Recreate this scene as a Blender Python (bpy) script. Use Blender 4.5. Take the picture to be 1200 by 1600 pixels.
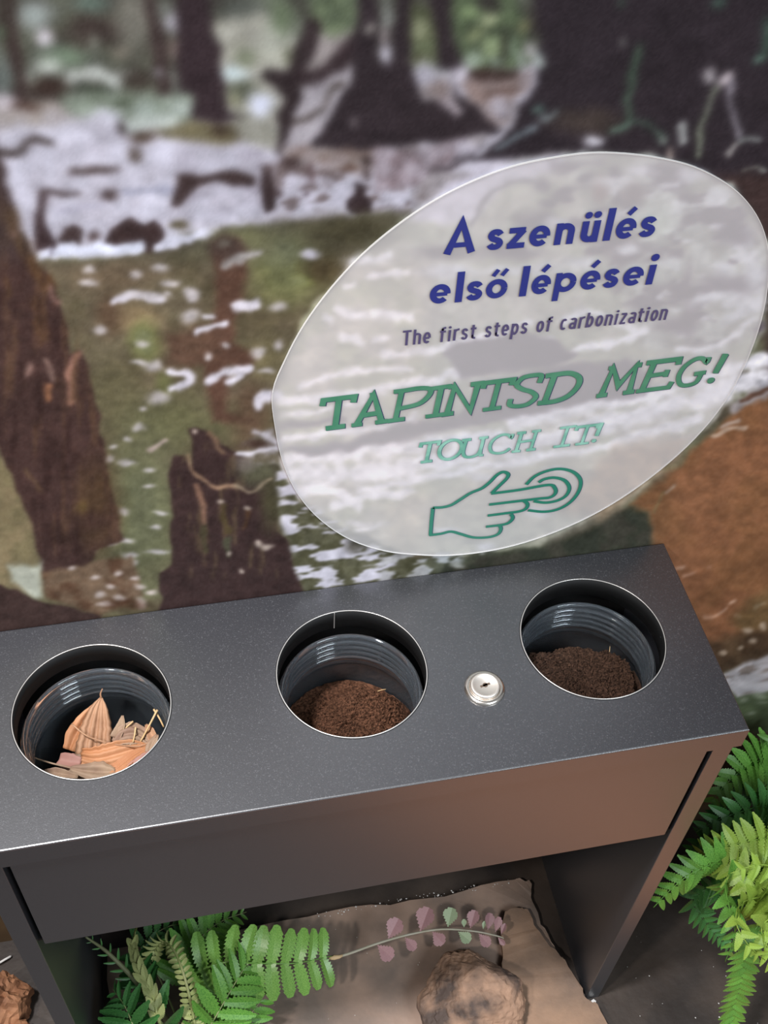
import bpy, bmesh, math, random
import numpy as np
from mathutils import Vector, Matrix

random.seed(7)
for o in list(bpy.data.objects):
    bpy.data.objects.remove(o)
SC = bpy.context.scene
COL = SC.collection

# ------------------------------------------------------------------ camera
F_PX = 1829.03
H = 0.614                                   # height of the table top (m)
CR = np.array([[0.97888998, -0.19892292, 0.04694765],
               [-0.12012538, -0.74578119, -0.65527117],
               [0.16536113, 0.63579878, -0.75393343]])   # rows: right, down, forward
CC = np.array([-0.1148, -0.5946, 0.7934 + H])
cam_d = bpy.data.cameras.new('camera')
cam = bpy.data.objects.new('camera', cam_d)
COL.objects.link(cam)
cam_d.sensor_fit = 'VERTICAL'
cam_d.sensor_height = 36.0
cam_d.sensor_width = 27.0
cam_d.lens = F_PX * 36.0 / 1600.0
cam_d.clip_start = 0.01
M = Matrix.Identity(4)
for i in range(3):
    M[i][0] = CR[0][i]
    M[i][1] = -CR[1][i]
    M[i][2] = -CR[2][i]
    M[i][3] = CC[i]
cam.matrix_world = M
SC.camera = cam

# ------------------------------------------------------------------ light
SC.view_settings.view_transform = 'Standard'
SC.view_settings.look = 'None'
SC.view_settings.gamma = 1.0
SC.view_settings.use_curve_mapping = False
SC.view_settings.exposure = 0.0

W = bpy.data.worlds.new('world')
SC.world = W
W.use_nodes = True
bg = W.node_tree.nodes['Background']
bg.inputs[0].default_value = (0.90, 0.95, 1.0, 1)
bg.inputs[1].default_value = 0.30


def aim(o, tgt):
    d = Vector(tgt) - o.location
    o.rotation_euler = d.to_track_quat('-Z', 'Y').to_euler()


def area(name, loc, tgt, power, size, color):
    l = bpy.data.lights.new(name, 'AREA')
    l.energy = power
    l.size = size
    l.color = color
    o = bpy.data.objects.new(name, l)
    COL.objects.link(o)
    o.location = loc
    aim(o, tgt)
    return o


def spot(name, loc, tgt, power, angle, blend, color, radius):
    l = bpy.data.lights.new(name, 'SPOT')
    l.energy = power
    l.spot_size = math.radians(angle)
    l.spot_blend = blend
    l.color = color
    l.shadow_soft_size = radius
    o = bpy.data.objects.new(name, l)
    COL.objects.link(o)
    o.location = loc
    aim(o, tgt)
    return o


area('ceiling_lamp_left_offscreen', (-1.45, -1.12, 2.7), (0.1, -0.1, 0.4), 36, 0.16, (1.0, 0.95, 0.90))

area('ceiling_panel_right_offscreen', (1.2, -2.2, 2.75), (0.2, 0, 0.7), 74, 1.2, (0.84, 0.93, 1.0))


spot('ceiling_spot_above_offscreen', (-0.74, -0.355, 2.7), (-0.17, -0.28, 0.6), 345, 29, 1.0, (0.98, 0.97, 0.98), 0.12)


# ------------------------------------------------------------------ helpers
def ray(u, v):
    return np.array([(u - 600.0) / F_PX, (v - 800.0) / F_PX, 1.0]) @ CR


def at(u, v, ax, val):
    """photo pixel -> point on the plane x/y/z = val"""
    d = ray(u, v)
    return CC + d * ((val - CC[ax]) / d[ax])


def gz(u, v, z=0.0):
    return Vector(at(u, v, 2, z))


def wl(u, v):
    p = at(u, v, 1, 0.0)
    return (p[0], p[2])


def tag(o, label=None, cat=None, group=None, kind=None):
    if label: o['label'] = label
    if cat: o['category'] = cat
    if group: o['group'] = group
    if kind: o['kind'] = kind
    return o


def empty(name, loc):
    o = bpy.data.objects.new(name, None)
    o.empty_display_size = 0.05
    COL.objects.link(o)
    o.location = loc
    return o


def link(name, me, mat, parent=None, smooth=False):
    o = bpy.data.objects.new(name, me)
    COL.objects.link(o)
    if mat is not None and not me.materials:
        me.materials.append(mat)
    if parent is not None:
        o.parent = parent
    if smooth:
        me.polygons.foreach_set('use_smooth', [True] * len(me.polygons))
    return o


def obj(name, verts, faces, mat, parent=None, smooth=False, off=None):
    if off is not None:
        verts = [(v[0] - off[0], v[1] - off[1], v[2] - off[2]) for v in verts]
    me = bpy.data.meshes.new(name)
    me.from_pydata([tuple(v) for v in verts], [], faces)
    me.validate()
    me.update()
    return link(name, me, mat, parent, smooth)


def bmobj(name, bm, mat, parent=None, smooth=False):
    me = bpy.data.meshes.new(name)
    bm.normal_update()
    bm.to_mesh(me)
    bm.free()
    return link(name, me, mat, parent, smooth)


def box_bm(bm, x0, x1, y0, y1, z0, z1, bev=0.0):
    r = bmesh.ops.create_cube(bm, size=1.0)
    for v in r['verts']:
        v.co = Vector((x0 + (v.co.x + .5) * (x1 - x0), y0 + (v.co.y + .5) * (y1 - y0), z0 + (v.co.z + .5) * (z1 - z0)))
    if bev > 0:
        ed = list({e for v in r['verts'] for e in v.link_edges})
        bmesh.ops.bevel(bm, geom=ed, offset=bev, segments=2, affect='EDGES', profile=0.5)


def lathe(profile, segs=96, close=False):
    """profile: (r, z) list; returns verts, faces around the z axis"""
    vs, fs = [], []
    n = len(profile)
    for (r, z) in profile:
        for k in range(segs):
            a = 2 * math.pi * k / segs
            vs.append((r * math.cos(a), r * math.sin(a), z))
    rng = n if close else n - 1
    for i in range(rng):
        j = (i + 1) % n
        for k in range(segs):
            k2 = (k + 1) % segs
            fs.append((i * segs + k, i * segs + k2, j * segs + k2, j * segs + k))
    return vs, fs


def smooth_path(pts, per=8):
    """Catmull-Rom through points of any dimension"""
    P = [np.array(p, float) for p in pts]
    if len(P) < 3:
        return P
    out = []
    Q = [2 * P[0] - P[1]] + P + [2 * P[-1] - P[-2]]
    for i in range(1, len(Q) - 2):
        for k in range(per):
            t = k / per
            a, b, c, d = Q[i - 1], Q[i], Q[i + 1], Q[i + 2]
            out.append(0.5 * (2 * b + (c - a) * t + (2 * a - 5 * b + 4 * c - d) * t * t + (3 * b - a - 3 * c + d) * t ** 3))
    out.append(P[-1])
    return out


def tube(pts, radii, n=6):
    vs, fs = [], []
    P = [Vector(p) for p in pts]
    for i, p in enumerate(P):
        t = (P[min(i + 1, len(P) - 1)] - P[max(i - 1, 0)]).normalized()
        a = t.cross(Vector((0.13, 0.2, 1))).normalized()
        b = t.cross(a)
        r = radii if isinstance(radii, (int, float)) else radii[i]
        for k in range(n):
            an = 2 * math.pi * k / n
            vs.append(p + a * (r * math.cos(an)) + b * (r * math.sin(an)))
    for i in range(len(P) - 1):
        for k in range(n):
            k2 = (k + 1) % n
            fs.append((i * n + k, i * n + k2, (i + 1) * n + k2, (i + 1) * n + k))
    fs.append(tuple(range(n))[::-1])
    fs.append(tuple((len(P) - 1) * n + k for k in range(n)))
    return vs, fs


# ------------------------------------------------------------------ materials
def s2l(c):
    c = np.asarray(c, float) / 255.0
    return np.where(c <= 0.04045, c / 12.92, ((c + 0.055) / 1.055) ** 2.4)


def mat(name, c1, c2=None, rough=0.6, scale=20, spec=0.5, bump=0.0, bscale=None, metal=0.0, detail=4,
        ior=1.45, objvar=0.0, lo=0.35, hi=0.65, sheen=None, sub=None):
    m = bpy.data.materials.new(name)
    m.use_nodes = True
    nt = m.node_tree
    b = nt.nodes['Principled BSDF']
    b.inputs['Roughness'].default_value = rough
    b.inputs['Metallic'].default_value = metal
    b.inputs['Specular IOR Level'].default_value = spec
    b.inputs['IOR'].default_value = ior
    tc = nt.nodes.new('ShaderNodeTexCoord')
    src = None
    if c2 is not None:
        nz = nt.nodes.new('ShaderNodeTexNoise')
        nz.inputs['Scale'].default_value = scale
        nz.inputs['Detail'].default_value = detail
        nt.links.new(tc.outputs['Object'], nz.inputs['Vector'])
        rp = nt.nodes.new('ShaderNodeValToRGB')
        rp.color_ramp.elements[0].position = lo
        rp.color_ramp.elements[1].position = hi
        rp.color_ramp.elements[0].color = (*c1, 1)
        rp.color_ramp.elements[1].color = (*c2, 1)
        nt.links.new(nz.outputs['Fac'], rp.inputs['Fac'])
        src = rp.outputs['Color']
    if objvar > 0:
        oi = nt.nodes.new('ShaderNodeObjectInfo')
        hs = nt.nodes.new('ShaderNodeHueSaturation')
        mr = nt.nodes.new('ShaderNodeMapRange')
        mr.inputs['To Min'].default_value = 1 - objvar
        mr.inputs['To Max'].default_value = 1 + objvar
        nt.links.new(oi.outputs['Random'], mr.inputs['Value'])
        nt.links.new(mr.outputs['Result'], hs.inputs['Value'])
        if src is not None:
            nt.links.new(src, hs.inputs['Color'])
        else:
            hs.inputs['Color'].default_value = (*c1, 1)
        src = hs.outputs['Color']
    if src is not None:
        nt.links.new(src, b.inputs['Base Color'])
    else:
        b.inputs['Base Color'].default_value = (*c1, 1)
    if bump > 0:
        n2 = nt.nodes.new('ShaderNodeTexNoise')
        n2.inputs['Scale'].default_value = bscale or scale * 3
        n2.inputs['Detail'].default_value = 5
        nt.links.new(tc.outputs['Object'], n2.inputs['Vector'])
        bp = nt.nodes.new('ShaderNodeBump')
        bp.inputs['Strength'].default_value = bump
        bp.inputs['Distance'].default_value = 0.002
        nt.links.new(n2.outputs['Fac'], bp.inputs['Height'])
        nt.links.new(bp.outputs['Normal'], b.inputs['Normal'])
    if sub is not None:                          # thin translucent leaf
        tr = nt.nodes.new('ShaderNodeBsdfTranslucent')
        mx = nt.nodes.new('ShaderNodeMixShader')
        mx.inputs[0].default_value = sub
        if src is not None:
            nt.links.new(src, tr.inputs['Color'])
        else:
            tr.inputs['Color'].default_value = (*c1, 1)
        nt.links.new(b.outputs[0], mx.inputs[1])
        nt.links.new(tr.outputs[0], mx.inputs[2])
        nt.links.new(mx.outputs[0], nt.nodes['Material Output'].inputs['Surface'])
    return m


MT = {}
MT['metal'] = mat('black_powder_coat', (0.021, 0.022, 0.027), (0.025, 0.026, 0.031), rough=0.34, scale=500, ior=2.2,
                  bump=0.05, bscale=1400)


def dusty(m):
    """sparse dust specks that have settled on the lid"""
    nt = m.node_tree
    b = nt.nodes['Principled BSDF']
    src = b.inputs['Base Color'].links[0].from_socket
    ge = nt.nodes.new('ShaderNodeNewGeometry')
    sx = nt.nodes.new('ShaderNodeSeparateXYZ')
    nt.links.new(ge.outputs['True Normal'], sx.inputs[0])
    mr = nt.nodes.new('ShaderNodeMapRange')
    mr.inputs['From Min'].default_value = 0.75
    mr.inputs['From Max'].default_value = 1.0
    nt.links.new(sx.outputs['Z'], mr.inputs['Value'])
    tc = nt.nodes.new('ShaderNodeTexCoord')
    sp = nt.nodes.new('ShaderNodeTexNoise')
    sp.inputs['Scale'].default_value = 900
    sp.inputs['Detail'].default_value = 1
    nt.links.new(tc.outputs['Object'], sp.inputs['Vector'])
    rp = nt.nodes.new('ShaderNodeValToRGB')
    rp.color_ramp.elements[0].position = 0.60
    rp.color_ramp.elements[1].position = 0.74
    rp.color_ramp.elements[0].color = (0, 0, 0, 1)
    rp.color_ramp.elements[1].color = (1, 1, 1, 1)
    nt.links.new(sp.outputs['Fac'], rp.inputs['Fac'])
    mx = nt.nodes.new('ShaderNodeMix')
    mx.data_type = 'RGBA'
    mu = nt.nodes.new('ShaderNodeMath')
    mu.operation = 'MULTIPLY'
    nt.links.new(mr.outputs['Result'], mu.inputs[0])
    nt.links.new(rp.outputs['Color'], mu.inputs[1])
    nt.links.new(mu.outputs[0], mx.inputs['Factor'])
    nt.links.new(src, mx.inputs['A'])
    mx.inputs['B'].default_value = (0.065, 0.066, 0.074, 1)
    nt.links.new(mx.outputs['Result'], b.inputs['Base Color'])


dusty(MT['metal'])
MT['inner'] = mat('black_inner_steel', (0.006, 0.006, 0.0062), rough=0.6, spec=0.3)
MT['cut'] = mat('bare_cut_edge', (0.62, 0.60, 0.58), rough=0.35, metal=0.6)
MT['chrome'] = mat('nickel_plate', (0.78, 0.72, 0.66), rough=0.22, metal=1.0)
MT['satin'] = mat('satin_nickel', (0.80, 0.74, 0.68), rough=0.42, metal=0.85)
MT['slot'] = mat('keyway_dark', (0.10, 0.07, 0.05), rough=0.5)


def glass_mat():
    m = bpy.data.materials.new('clear_glass')
    m.use_nodes = True
    b = m.node_tree.nodes['Principled BSDF']
    b.inputs['Base Color'].default_value = (0.95, 0.98, 1.0, 1)
    b.inputs['Roughness'].default_value = 0.04
    b.inputs['IOR'].default_value = 1.5
    b.inputs['Transmission Weight'].default_value = 1.0
    nt = m.node_tree                             # pale blue diffuse mixed in, imitating light reflected on the neck
    d = nt.nodes.new('ShaderNodeBsdfDiffuse')
    d.inputs['Color'].default_value = (0.55, 0.64, 0.74, 1)
    mx = nt.nodes.new('ShaderNodeMixShader')
    mx.inputs[0].default_value = 0.045
    nt.links.new(b.outputs[0], mx.inputs[1])
    nt.links.new(d.outputs[0], mx.inputs[2])
    nt.links.new(mx.outputs[0], nt.nodes['Material Output'].inputs['Surface'])
    return m


MT['glass'] = glass_mat()
MT['soil'] = mat('peat_brown', (0.0382, 0.0179, 0.0102), (0.1445, 0.0663, 0.0382), rough=0.9, scale=420, spec=0.15, bump=0.5, bscale=700)
MT['soil2'] = mat('peat_dark', (0.0285, 0.0162, 0.0114), (0.0808, 0.0437, 0.0285), rough=0.9, scale=420, spec=0.15, bump=0.5, bscale=700)
MT['straw'] = mat('straw_yellow', (0.4650, 0.3000, 0.1350), (0.5625, 0.3900, 0.2025), rough=0.6, scale=60)
MT['leafdry'] = mat('dry_leaf_tan', (0.2856, 0.1428, 0.0748), (0.4352, 0.2448, 0.1428), rough=0.65, scale=55, bump=0.3, bscale=160, sub=0.15)
MT['leafdry2'] = mat('dry_leaf_orange', (0.4176, 0.1728, 0.0720), (0.5040, 0.2448, 0.1224), rough=0.6, scale=45, bump=0.3, bscale=160, sub=0.15)
MT['leafdry3'] = mat('dry_leaf_greybrown', (0.2312, 0.1360, 0.0952), (0.3536, 0.2448, 0.1632), rough=0.7, scale=45, bump=0.3, bscale=160, sub=0.1)
MT['leafpink'] = mat('dry_leaf_pinkish', (0.3000, 0.1425, 0.1125), (0.3750, 0.1950, 0.1575), rough=0.65, scale=45, sub=0.1)
MT['fern'] = mat('fern_green', (0.07, 0.22, 0.03), (0.16, 0.36, 0.06), rough=0.42, scale=30, objvar=0.2, sub=0.22)
MT['fernb'] = mat('fern_bright_green', (0.13, 0.31, 0.05), (0.26, 0.47, 0.11), rough=0.30, scale=30, objvar=0.12, sub=0.22)
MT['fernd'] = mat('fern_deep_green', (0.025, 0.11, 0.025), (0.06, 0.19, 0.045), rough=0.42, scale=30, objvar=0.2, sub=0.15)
MT['ferny'] = mat('fern_yellow_green', (0.20, 0.34, 0.04), (0.33, 0.46, 0.08), rough=0.45, scale=30, objvar=0.15, sub=0.25)
MT['fernp'] = mat('fern_pale_underside', (0.33, 0.38, 0.12), (0.48, 0.50, 0.22), rough=0.55, scale=40, objvar=0.15, sub=0.2)
MT['stem'] = mat('fern_stem', (0.20, 0.26, 0.09), (0.30, 0.34, 0.15), rough=0.5, scale=60)
MT['stemd'] = mat('fern_stem_dark', (0.09, 0.10, 0.045), (0.13, 0.14, 0.07), rough=0.6, scale=60)
MT['purple'] = mat('leaflet_mauve', (0.28, 0.12, 0.14), (0.46, 0.30, 0.30), rough=0.5, scale=90, sub=0.25, objvar=0.15)
MT['sage'] = mat('leaflet_sage', (0.25, 0.34, 0.19), (0.42, 0.50, 0.33), rough=0.5, scale=90, sub=0.25)
MT['stemp'] = mat('sprig_stem', (0.30, 0.28, 0.20), (0.36, 0.34, 0.27), rough=0.5, scale=60)
MT['tan'] = mat('sprig_joint_tan', (0.50, 0.36, 0.20), rough=0.7)
MT['slabd'] = mat('painted_plaster_brown', (0.135, 0.103, 0.085), (0.27, 0.185, 0.14), rough=0.55, scale=14, detail=8, bump=0.25, bscale=90)
MT['slabl'] = mat('sandstone_tan', (0.13, 0.085, 0.06), (0.27, 0.165, 0.105), rough=0.7, scale=16, detail=8, bump=0.35, bscale=120)
MT['ground'] = mat('ground_dark', (0.020, 0.0145, 0.012), (0.048, 0.034, 0.026), rough=0.55, scale=11, detail=8, bump=0.3, bscale=80)
MT['rock'] = mat('rock_tan', (0.062, 0.042, 0.034), (0.29, 0.175, 0.115), rough=0.8, scale=26, detail=9, bump=0.8, bscale=90, lo=.38, hi=.58)
MT['chip'] = mat('white_chip', (0.62, 0.60, 0.58), rough=0.7)
MT['bark'] = mat('bark_rust', (0.14, 0.055, 0.025), (0.36, 0.17, 0.085), rough=0.75, scale=40, detail=8, bump=0.5, bscale=150)
MT['wood'] = mat('floor_wood', (0.52, 0.20, 0.080), (0.62, 0.26, 0.115), rough=0.45, scale=6, detail=6)
MT['ink_navy'] = mat('ink_navy', tuple(s2l((44, 54, 128))), rough=0.5, spec=0.25)
MT['ink_grey'] = mat('ink_slate', tuple(s2l((78, 74, 112))), rough=0.4)
MT['ink_green'] = mat('ink_green', tuple(s2l((60, 128, 100))), tuple(s2l((76, 140, 112))), rough=0.35, scale=60)
MT['ink_mint'] = mat('ink_mint', tuple(s2l((104, 170, 150))), tuple(s2l((150, 205, 188))), rough=0.35, scale=70)
MT['ink_teal'] = mat('ink_teal', tuple(s2l((45, 128, 106))), rough=0.35)
MT['ink_backing'] = mat('ink_backing', tuple(s2l((48, 58, 100))), rough=0.4)
MT['ink_backing2'] = mat('ink_backing_teal', tuple(s2l((66, 104, 122))), rough=0.4)
MT['acryl_edge'] = mat('acrylic_edge', (0.7, 0.69, 0.68), rough=0.3)


def veil_mat():
    m = bpy.data.materials.new('frosted_print_film')
    m.use_nodes = True
    nt = m.node_tree
    b = nt.nodes['Principled BSDF']
    b.inputs['Base Color'].default_value = (0.88, 0.86, 0.88, 1)
    b.inputs['Roughness'].default_value = 0.45
    b.inputs['Specular IOR Level'].default_value = 0.25
    t = nt.nodes.new('ShaderNodeBsdfTransparent')
    mx = nt.nodes.new('ShaderNodeMixShader')
    mx.inputs[0].default_value = 0.43
    nt.links.new(t.outputs[0], mx.inputs[1])
    nt.links.new(b.outputs[0], mx.inputs[2])
    nt.links.new(mx.outputs[0], nt.nodes['Material Output'].inputs['Surface'])
    return m


MT['veil'] = veil_mat()

# ------------------------------------------------------------------ printed mural on the back wall
def hashn(ix, iy, seed):
    h = (ix.astype(np.int64) * 374761393 + iy.astype(np.int64) * 668265263 + seed * 974711) & 0x7fffffff
    h = ((h ^ (h >> 13)) * 1274126177) & 0x7fffffff
    return ((h ^ (h >> 16)) & 0xffff) / 65535.0


def vnoise(x, y, seed=0):
    ix, iy = np.floor(x), np.floor(y)
    fx, fy = x - ix, y - iy
    fx = fx * fx * (3 - 2 * fx)
    fy = fy * fy * (3 - 2 * fy)
    a, b = hashn(ix, iy, seed), hashn(ix + 1, iy, seed)
    c, d = hashn(ix, iy + 1, seed), hashn(ix + 1, iy + 1, seed)
    return (a * (1 - fx) + b * fx) * (1 - fy) + (c * (1 - fx) + d * fx) * fy


def fbm(x, y, seed=0, oct=4):
    s, a, t = 0, 1.0, 0
    for k in range(oct):
        s = s + a * vnoise(x * 2 ** k, y * 2 ** k, seed + k * 17)
        t += a
        a *= 0.55
    return s / t


def sst(x, a, b):
    t = np.clip((x - a) / (b - a), 0, 1)
    return t * t * (3 - 2 * t)


class Print:
    def __init__(s, X, Z):
        P = np.stack([X - CC[0], np.full_like(X, -CC[1]), Z - CC[2]], 1) @ CR.T
        w = np.maximum(P[:, 2], 0.05)
        s.U = np.clip(600 + F_PX * P[:, 0] / w, -6000, 9000)
        s.V = np.clip(800 + F_PX * P[:, 1] / w, -6000, 9000)
        s.wu = s.U + 13 * (fbm(s.U / 26, s.V / 26, 3, 2) - .5)
        s.wv = s.V + 13 * (fbm(s.U / 26, s.V / 26, 11, 2) - .5)
        s.ww = 0.45 + 1.1 * fbm(s.U / 14, s.V / 14, 19, 2)
        s.c = np.zeros((len(X), 3))
        s.scale = 1.0

    def sel(s, u0, u1, v0, v1):
        return np.nonzero((s.wu > u0) & (s.wu < u1) & (s.wv > v0) & (s.wv < v1))[0]

    def mix(s, i, a, col):
        a = a[:, None]
        s.c[i] = s.c[i] * (1 - a) + np.asarray(col, float) * a

    def poly(s, pts, col, blur=5, alpha=1.0, col2=None, ns=40):
        p = np.array(pts, float)
        i = s.sel(p[:, 0].min() - 2 * blur, p[:, 0].max() + 2 * blur, p[:, 1].min() - 2 * blur, p[:, 1].max() + 2 * blur)
        if len(i) == 0: return
        x, y = s.wu[i], s.wv[i]
        d = np.full(len(i), 1e9)
        ins = np.zeros(len(i), bool)
        for k in range(len(p)):
            a, b = p[k], p[(k + 1) % len(p)]
            e = b - a
            L = max(e @ e, 1e-9)
            t = np.clip(((x - a[0]) * e[0] + (y - a[1]) * e[1]) / L, 0, 1)
            d = np.minimum(d, (x - a[0] - t * e[0]) ** 2 + (y - a[1] - t * e[1]) ** 2)
            if a[1] != b[1]:
                cr = ((a[1] > y) != (b[1] > y)) & (x < (b[0] - a[0]) * (y - a[1]) / (b[1] - a[1]) + a[0])
                ins ^= cr
        d = np.sqrt(d) * np.where(ins, 1, -1)
        al = sst(d, -blur, blur) * alpha
        if col2 is not None:
            n = sst(fbm(s.U[i] / ns, s.V[i] / ns, 29, 4), .35, .65)[:, None]
            cc = np.asarray(col, float) * (1 - n) + np.asarray(col2, float) * n
        else:
            cc = col
        s.mix(i, al, cc)

    def blob(s, u, v, ru, rv, col, alpha=1.0, ang=0, soft=0.72):
        R = max(ru, rv) * 1.8
        i = s.sel(u - R, u + R, v - R, v + R)
        if len(i) == 0: return
        x, y = s.wu[i] - u, s.wv[i] - v
        c, n = math.cos(math.radians(ang)), math.sin(math.radians(ang))
        d = np.sqrt(((x * c + y * n) / ru) ** 2 + ((-x * n + y * c) / rv) ** 2)
        s.mix(i, (1 - sst(d, 1 - soft, 1 + soft)) * alpha, col)

    def line(s, pts, w, col, blur=3, alpha=1.0):
        p = np.array(smooth_path(pts, 4), float)
        blur = max(blur, .34 * w)
        R = w / 2 + 2 * blur
        i = s.sel(p[:, 0].min() - R, p[:, 0].max() + R, p[:, 1].min() - R, p[:, 1].max() + R)
        if len(i) == 0: return
        x, y = s.wu[i], s.wv[i]
        d = np.full(len(i), 1e9)
        for a, b in zip(p[:-1], p[1:]):
            e = b - a
            L = max(e @ e, 1e-9)
            t = np.clip(((x - a[0]) * e[0] + (y - a[1]) * e[1]) / L, 0, 1)
            d = np.minimum(d, (x - a[0] - t * e[0]) ** 2 + (y - a[1] - t * e[1]) ** 2)
        s.mix(i, (1 - sst(np.sqrt(d), w / 2 * s.ww[i] - blur, w / 2 * s.ww[i] + blur)) * alpha, col)

    def field(s, pts, col, su, sv, lo, hi, seed, alpha=1.0, shear=-0.12, edge=12):
        """flecks: thresholded stretched noise inside a polygon"""
        p = np.array(pts, float)
        i = s.sel(p[:, 0].min() - edge, p[:, 0].max() + edge, p[:, 1].min() - edge, p[:, 1].max() + edge)
        if len(i) == 0: return
        keep = s.c[i].copy()
        s.poly(pts, (1, 1, 1), edge, 1.0)
        # recover the mask from a white paint on black
        s.c[i] = 0
        s.poly(pts, (1, 1, 1), edge, 1.0)
        m = s.c[i, 0].copy()
        s.c[i] = keep
        n = fbm(s.U[i] / su, (s.V[i] - shear * s.U[i]) / sv, seed, 3)
        s.mix(i, sst(n, lo, hi) * m * alpha, col)


def paint(X, Z):
    p = Print(X, Z)
    U, V = p.U, p.V
    n1 = fbm(U / 60, V / 45, 5, 4)[:, None]
    n2 = fbm(U / 130, V / 28, 41, 4)[:, None]
    A = np.array
    forest = A((56, 52, 50.)) * (1 - sst(n1, .3, .7)) + A((100, 108, 92.)) * sst(n1, .3, .7)
    shore = A((150, 145, 150.)) * (1 - sst(n2, .35, .6)) + A((188, 186, 200.)) * sst(n2, .35, .6)
    water = A((80, 74, 62.)) * (1 - sst(n2, .3, .7)) + A((112, 114, 90.)) * sst(n2, .3, .7)
    vv = (V + 0.13 * (U - 600))[:, None] + 14 * (n1 - .5)
    k1 = sst(vv, 90, 150)
    k2 = sst(vv, 318, 336)
    p.c = (forest * (1 - k1) + shore * k1) * (1 - k2) + water * k2
    B, P, L, Fd = p.blob, p.poly, p.line, p.field
    # far left and right beyond the frame: more trunks of the same swamp forest
    for (u0, w_, c) in ((-420, 90, (54, 44, 45)), (-700, 60, (60, 50, 48)), (1500, 120, (52, 43, 45)), (1850, 80, (58, 47, 46)),
                        (-1100, 110, (52, 43, 45)), (2300, 120, (52, 43, 45))):
        P([(u0 - w_ * .5, -3000), (u0 + w_ * .5, -3000), (u0 + w_ * .55, 200), (u0 + w_ * .9, 420), (u0 - w_ * .9, 430), (u0 - w_ * .5, 200)], c, 8)
    # ---- forest, upper left
    P([(-60, 150), (60, 158), (130, 160), (165, 185), (110, 215), (-60, 220)], (150, 142, 138), 12, .9, (165, 160, 165), 20)
    P([(90, 145), (180, 138), (310, 145), (310, 195), (200, 196), (110, 182)], (112, 128, 106), 10, .95, (140, 158, 140), 22)
    P([(0, -20), (300, -20), (300, 130), (0, 140)], (66, 64, 58), 12, .7, (84, 86, 74), 30)
    for a in [(55, 22, 26, 21, (142, 152, 150)), (72, 60, 12, 15, (200, 195, 205)), (145, 6, 28, 12, (92, 116, 102)), (100, 90, 36, 18, (106, 132, 102)),
              (150, 45, 48, 24, (60, 51, 48)), (77, 104, 21, 14, (176, 186, 176)), (48, 120, 12, 14, (138, 144, 134)), (195, 115, 17, 9, (142, 144, 138)),
              (148, 65, 9, 13, (122, 124, 114)), (190, 80, 17, 9, (116, 110, 100)), (210, 28, 28, 45, (116, 114, 106)), (270, 35, 14, 15, (172, 170, 180)),
              (252, 12, 20, 12, (114, 118, 110)), (5, 122, 14, 30, (98, 108, 104)), (215, 125, 24, 18, (62, 55, 50)), (272, 75, 8, 16, (124, 110, 104))]:
        B(*a)
    L([(112, 124), (140, 115), (165, 118), (178, 130)], 20, (172, 180, 174), 6)
    B(75, 136, 30, 16, (54, 42, 38)); B(150, 139, 32, 6, (66, 76, 60))
    P([(0, -20), (20, -20), (28, 50), (38, 100), (43, 165), (22, 172), (25, 130), (15, 85), (0, 60)], (58, 47, 46), 6)
    B(8, 20, 12, 40, (56, 50, 46)); B(3, 52, 6, 12, (80, 100, 72))
    P([(220, -20), (238, -20), (248, 30), (262, 60), (266, 110), (268, 152), (246, 152), (240, 110), (234, 60)], (60, 50, 49), 6)
    B(247, 112, 7, 8, (130, 125, 132)); L([(268, 110), (272, 135)], 6, (112, 116, 112), 3)
    B(10, 160, 18, 10, (184, 178, 186)); B(42, 166, 22, 8, (82, 64, 57)); B(190, 160, 12, 9, (72, 84, 64))
    L([(205, 202), (228, 190), (268, 186)], 19, (180, 194, 188), 6); B(286, 172, 13, 13, (164, 180, 172)); B(225, 170, 20, 14, (150, 168, 158))
    # ---- bright water with rocks
    P([(-200, 205), (100, 196), (160, 172), (190, 178), (200, 208), (270, 214), (430, 215), (640, 250), (650, 335), (420, 340), (335, 343), (285, 352),
       (262, 386), (60, 394), (-200, 400)], (192, 192, 208), 8, .9, (176, 174, 188), 26)
    Fd([(430, 228), (660, 225), (660, 330), (430, 335)], (92, 78, 76), 24, 10, .5, .64, 71, .85)
    Fd([(280, 230), (420, 230), (420, 330), (280, 335)], (150, 146, 160), 22, 12, .45, .65, 75, .7)
    P([(430, 226), (600, 226), (640, 262), (560, 275), (450, 255)], (140, 128, 120), 8, .6, (110, 92, 84), 14)
    P([(228, 206), (300, 190), (385, 190), (402, 212), (340, 226), (270, 216)], (106, 100, 78), 7)
    L([(-5, 238), (30, 240), (50, 219), (78, 223)], 11, (56, 46, 43), 4); B(192, 203, 6, 10, (60, 51, 50)); B(222, 216, 20, 9, (76, 62, 52))
    B(212, 246, 9, 12, (76, 66, 60)); L([(112, 271), (150, 267), (187, 265)], 9, (64, 52, 50), 3)
    B(345, 203, 14, 10, (60, 50, 42)); B(383, 202, 16, 13, (50, 43, 38))
    L([(90, 330), (160, 320)], 6, (170, 168, 186), 4); L([(195, 300), (270, 296)], 8, (150, 152, 172), 4)
    P([(60, 295), (76, 297), (70, 320), (75, 350), (90, 388), (52, 388), (50, 350), (58, 320)], (60, 47, 49), 3)
    L([(64, 299), (95, 304), (122, 302)], 9, (62, 50, 50), 3); B(170, 304, 14, 8, (62, 50, 50))
    P([(88, 380), (97, 358), (118, 347), (127, 354), (124, 381)], (62, 50, 50), 3); B(147, 368, 11, 9, (78, 64, 64))
    P([(163, 383), (170, 362), (188, 345), (204, 340), (218, 350), (228, 352), (240, 341), (252, 350), (256, 375), (242, 384), (232, 396), (222, 393),
       (212, 384)], (58, 45, 45), 3)
    L([(132, 360), (132, 382)], 8, (170, 168, 180), 3)
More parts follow.
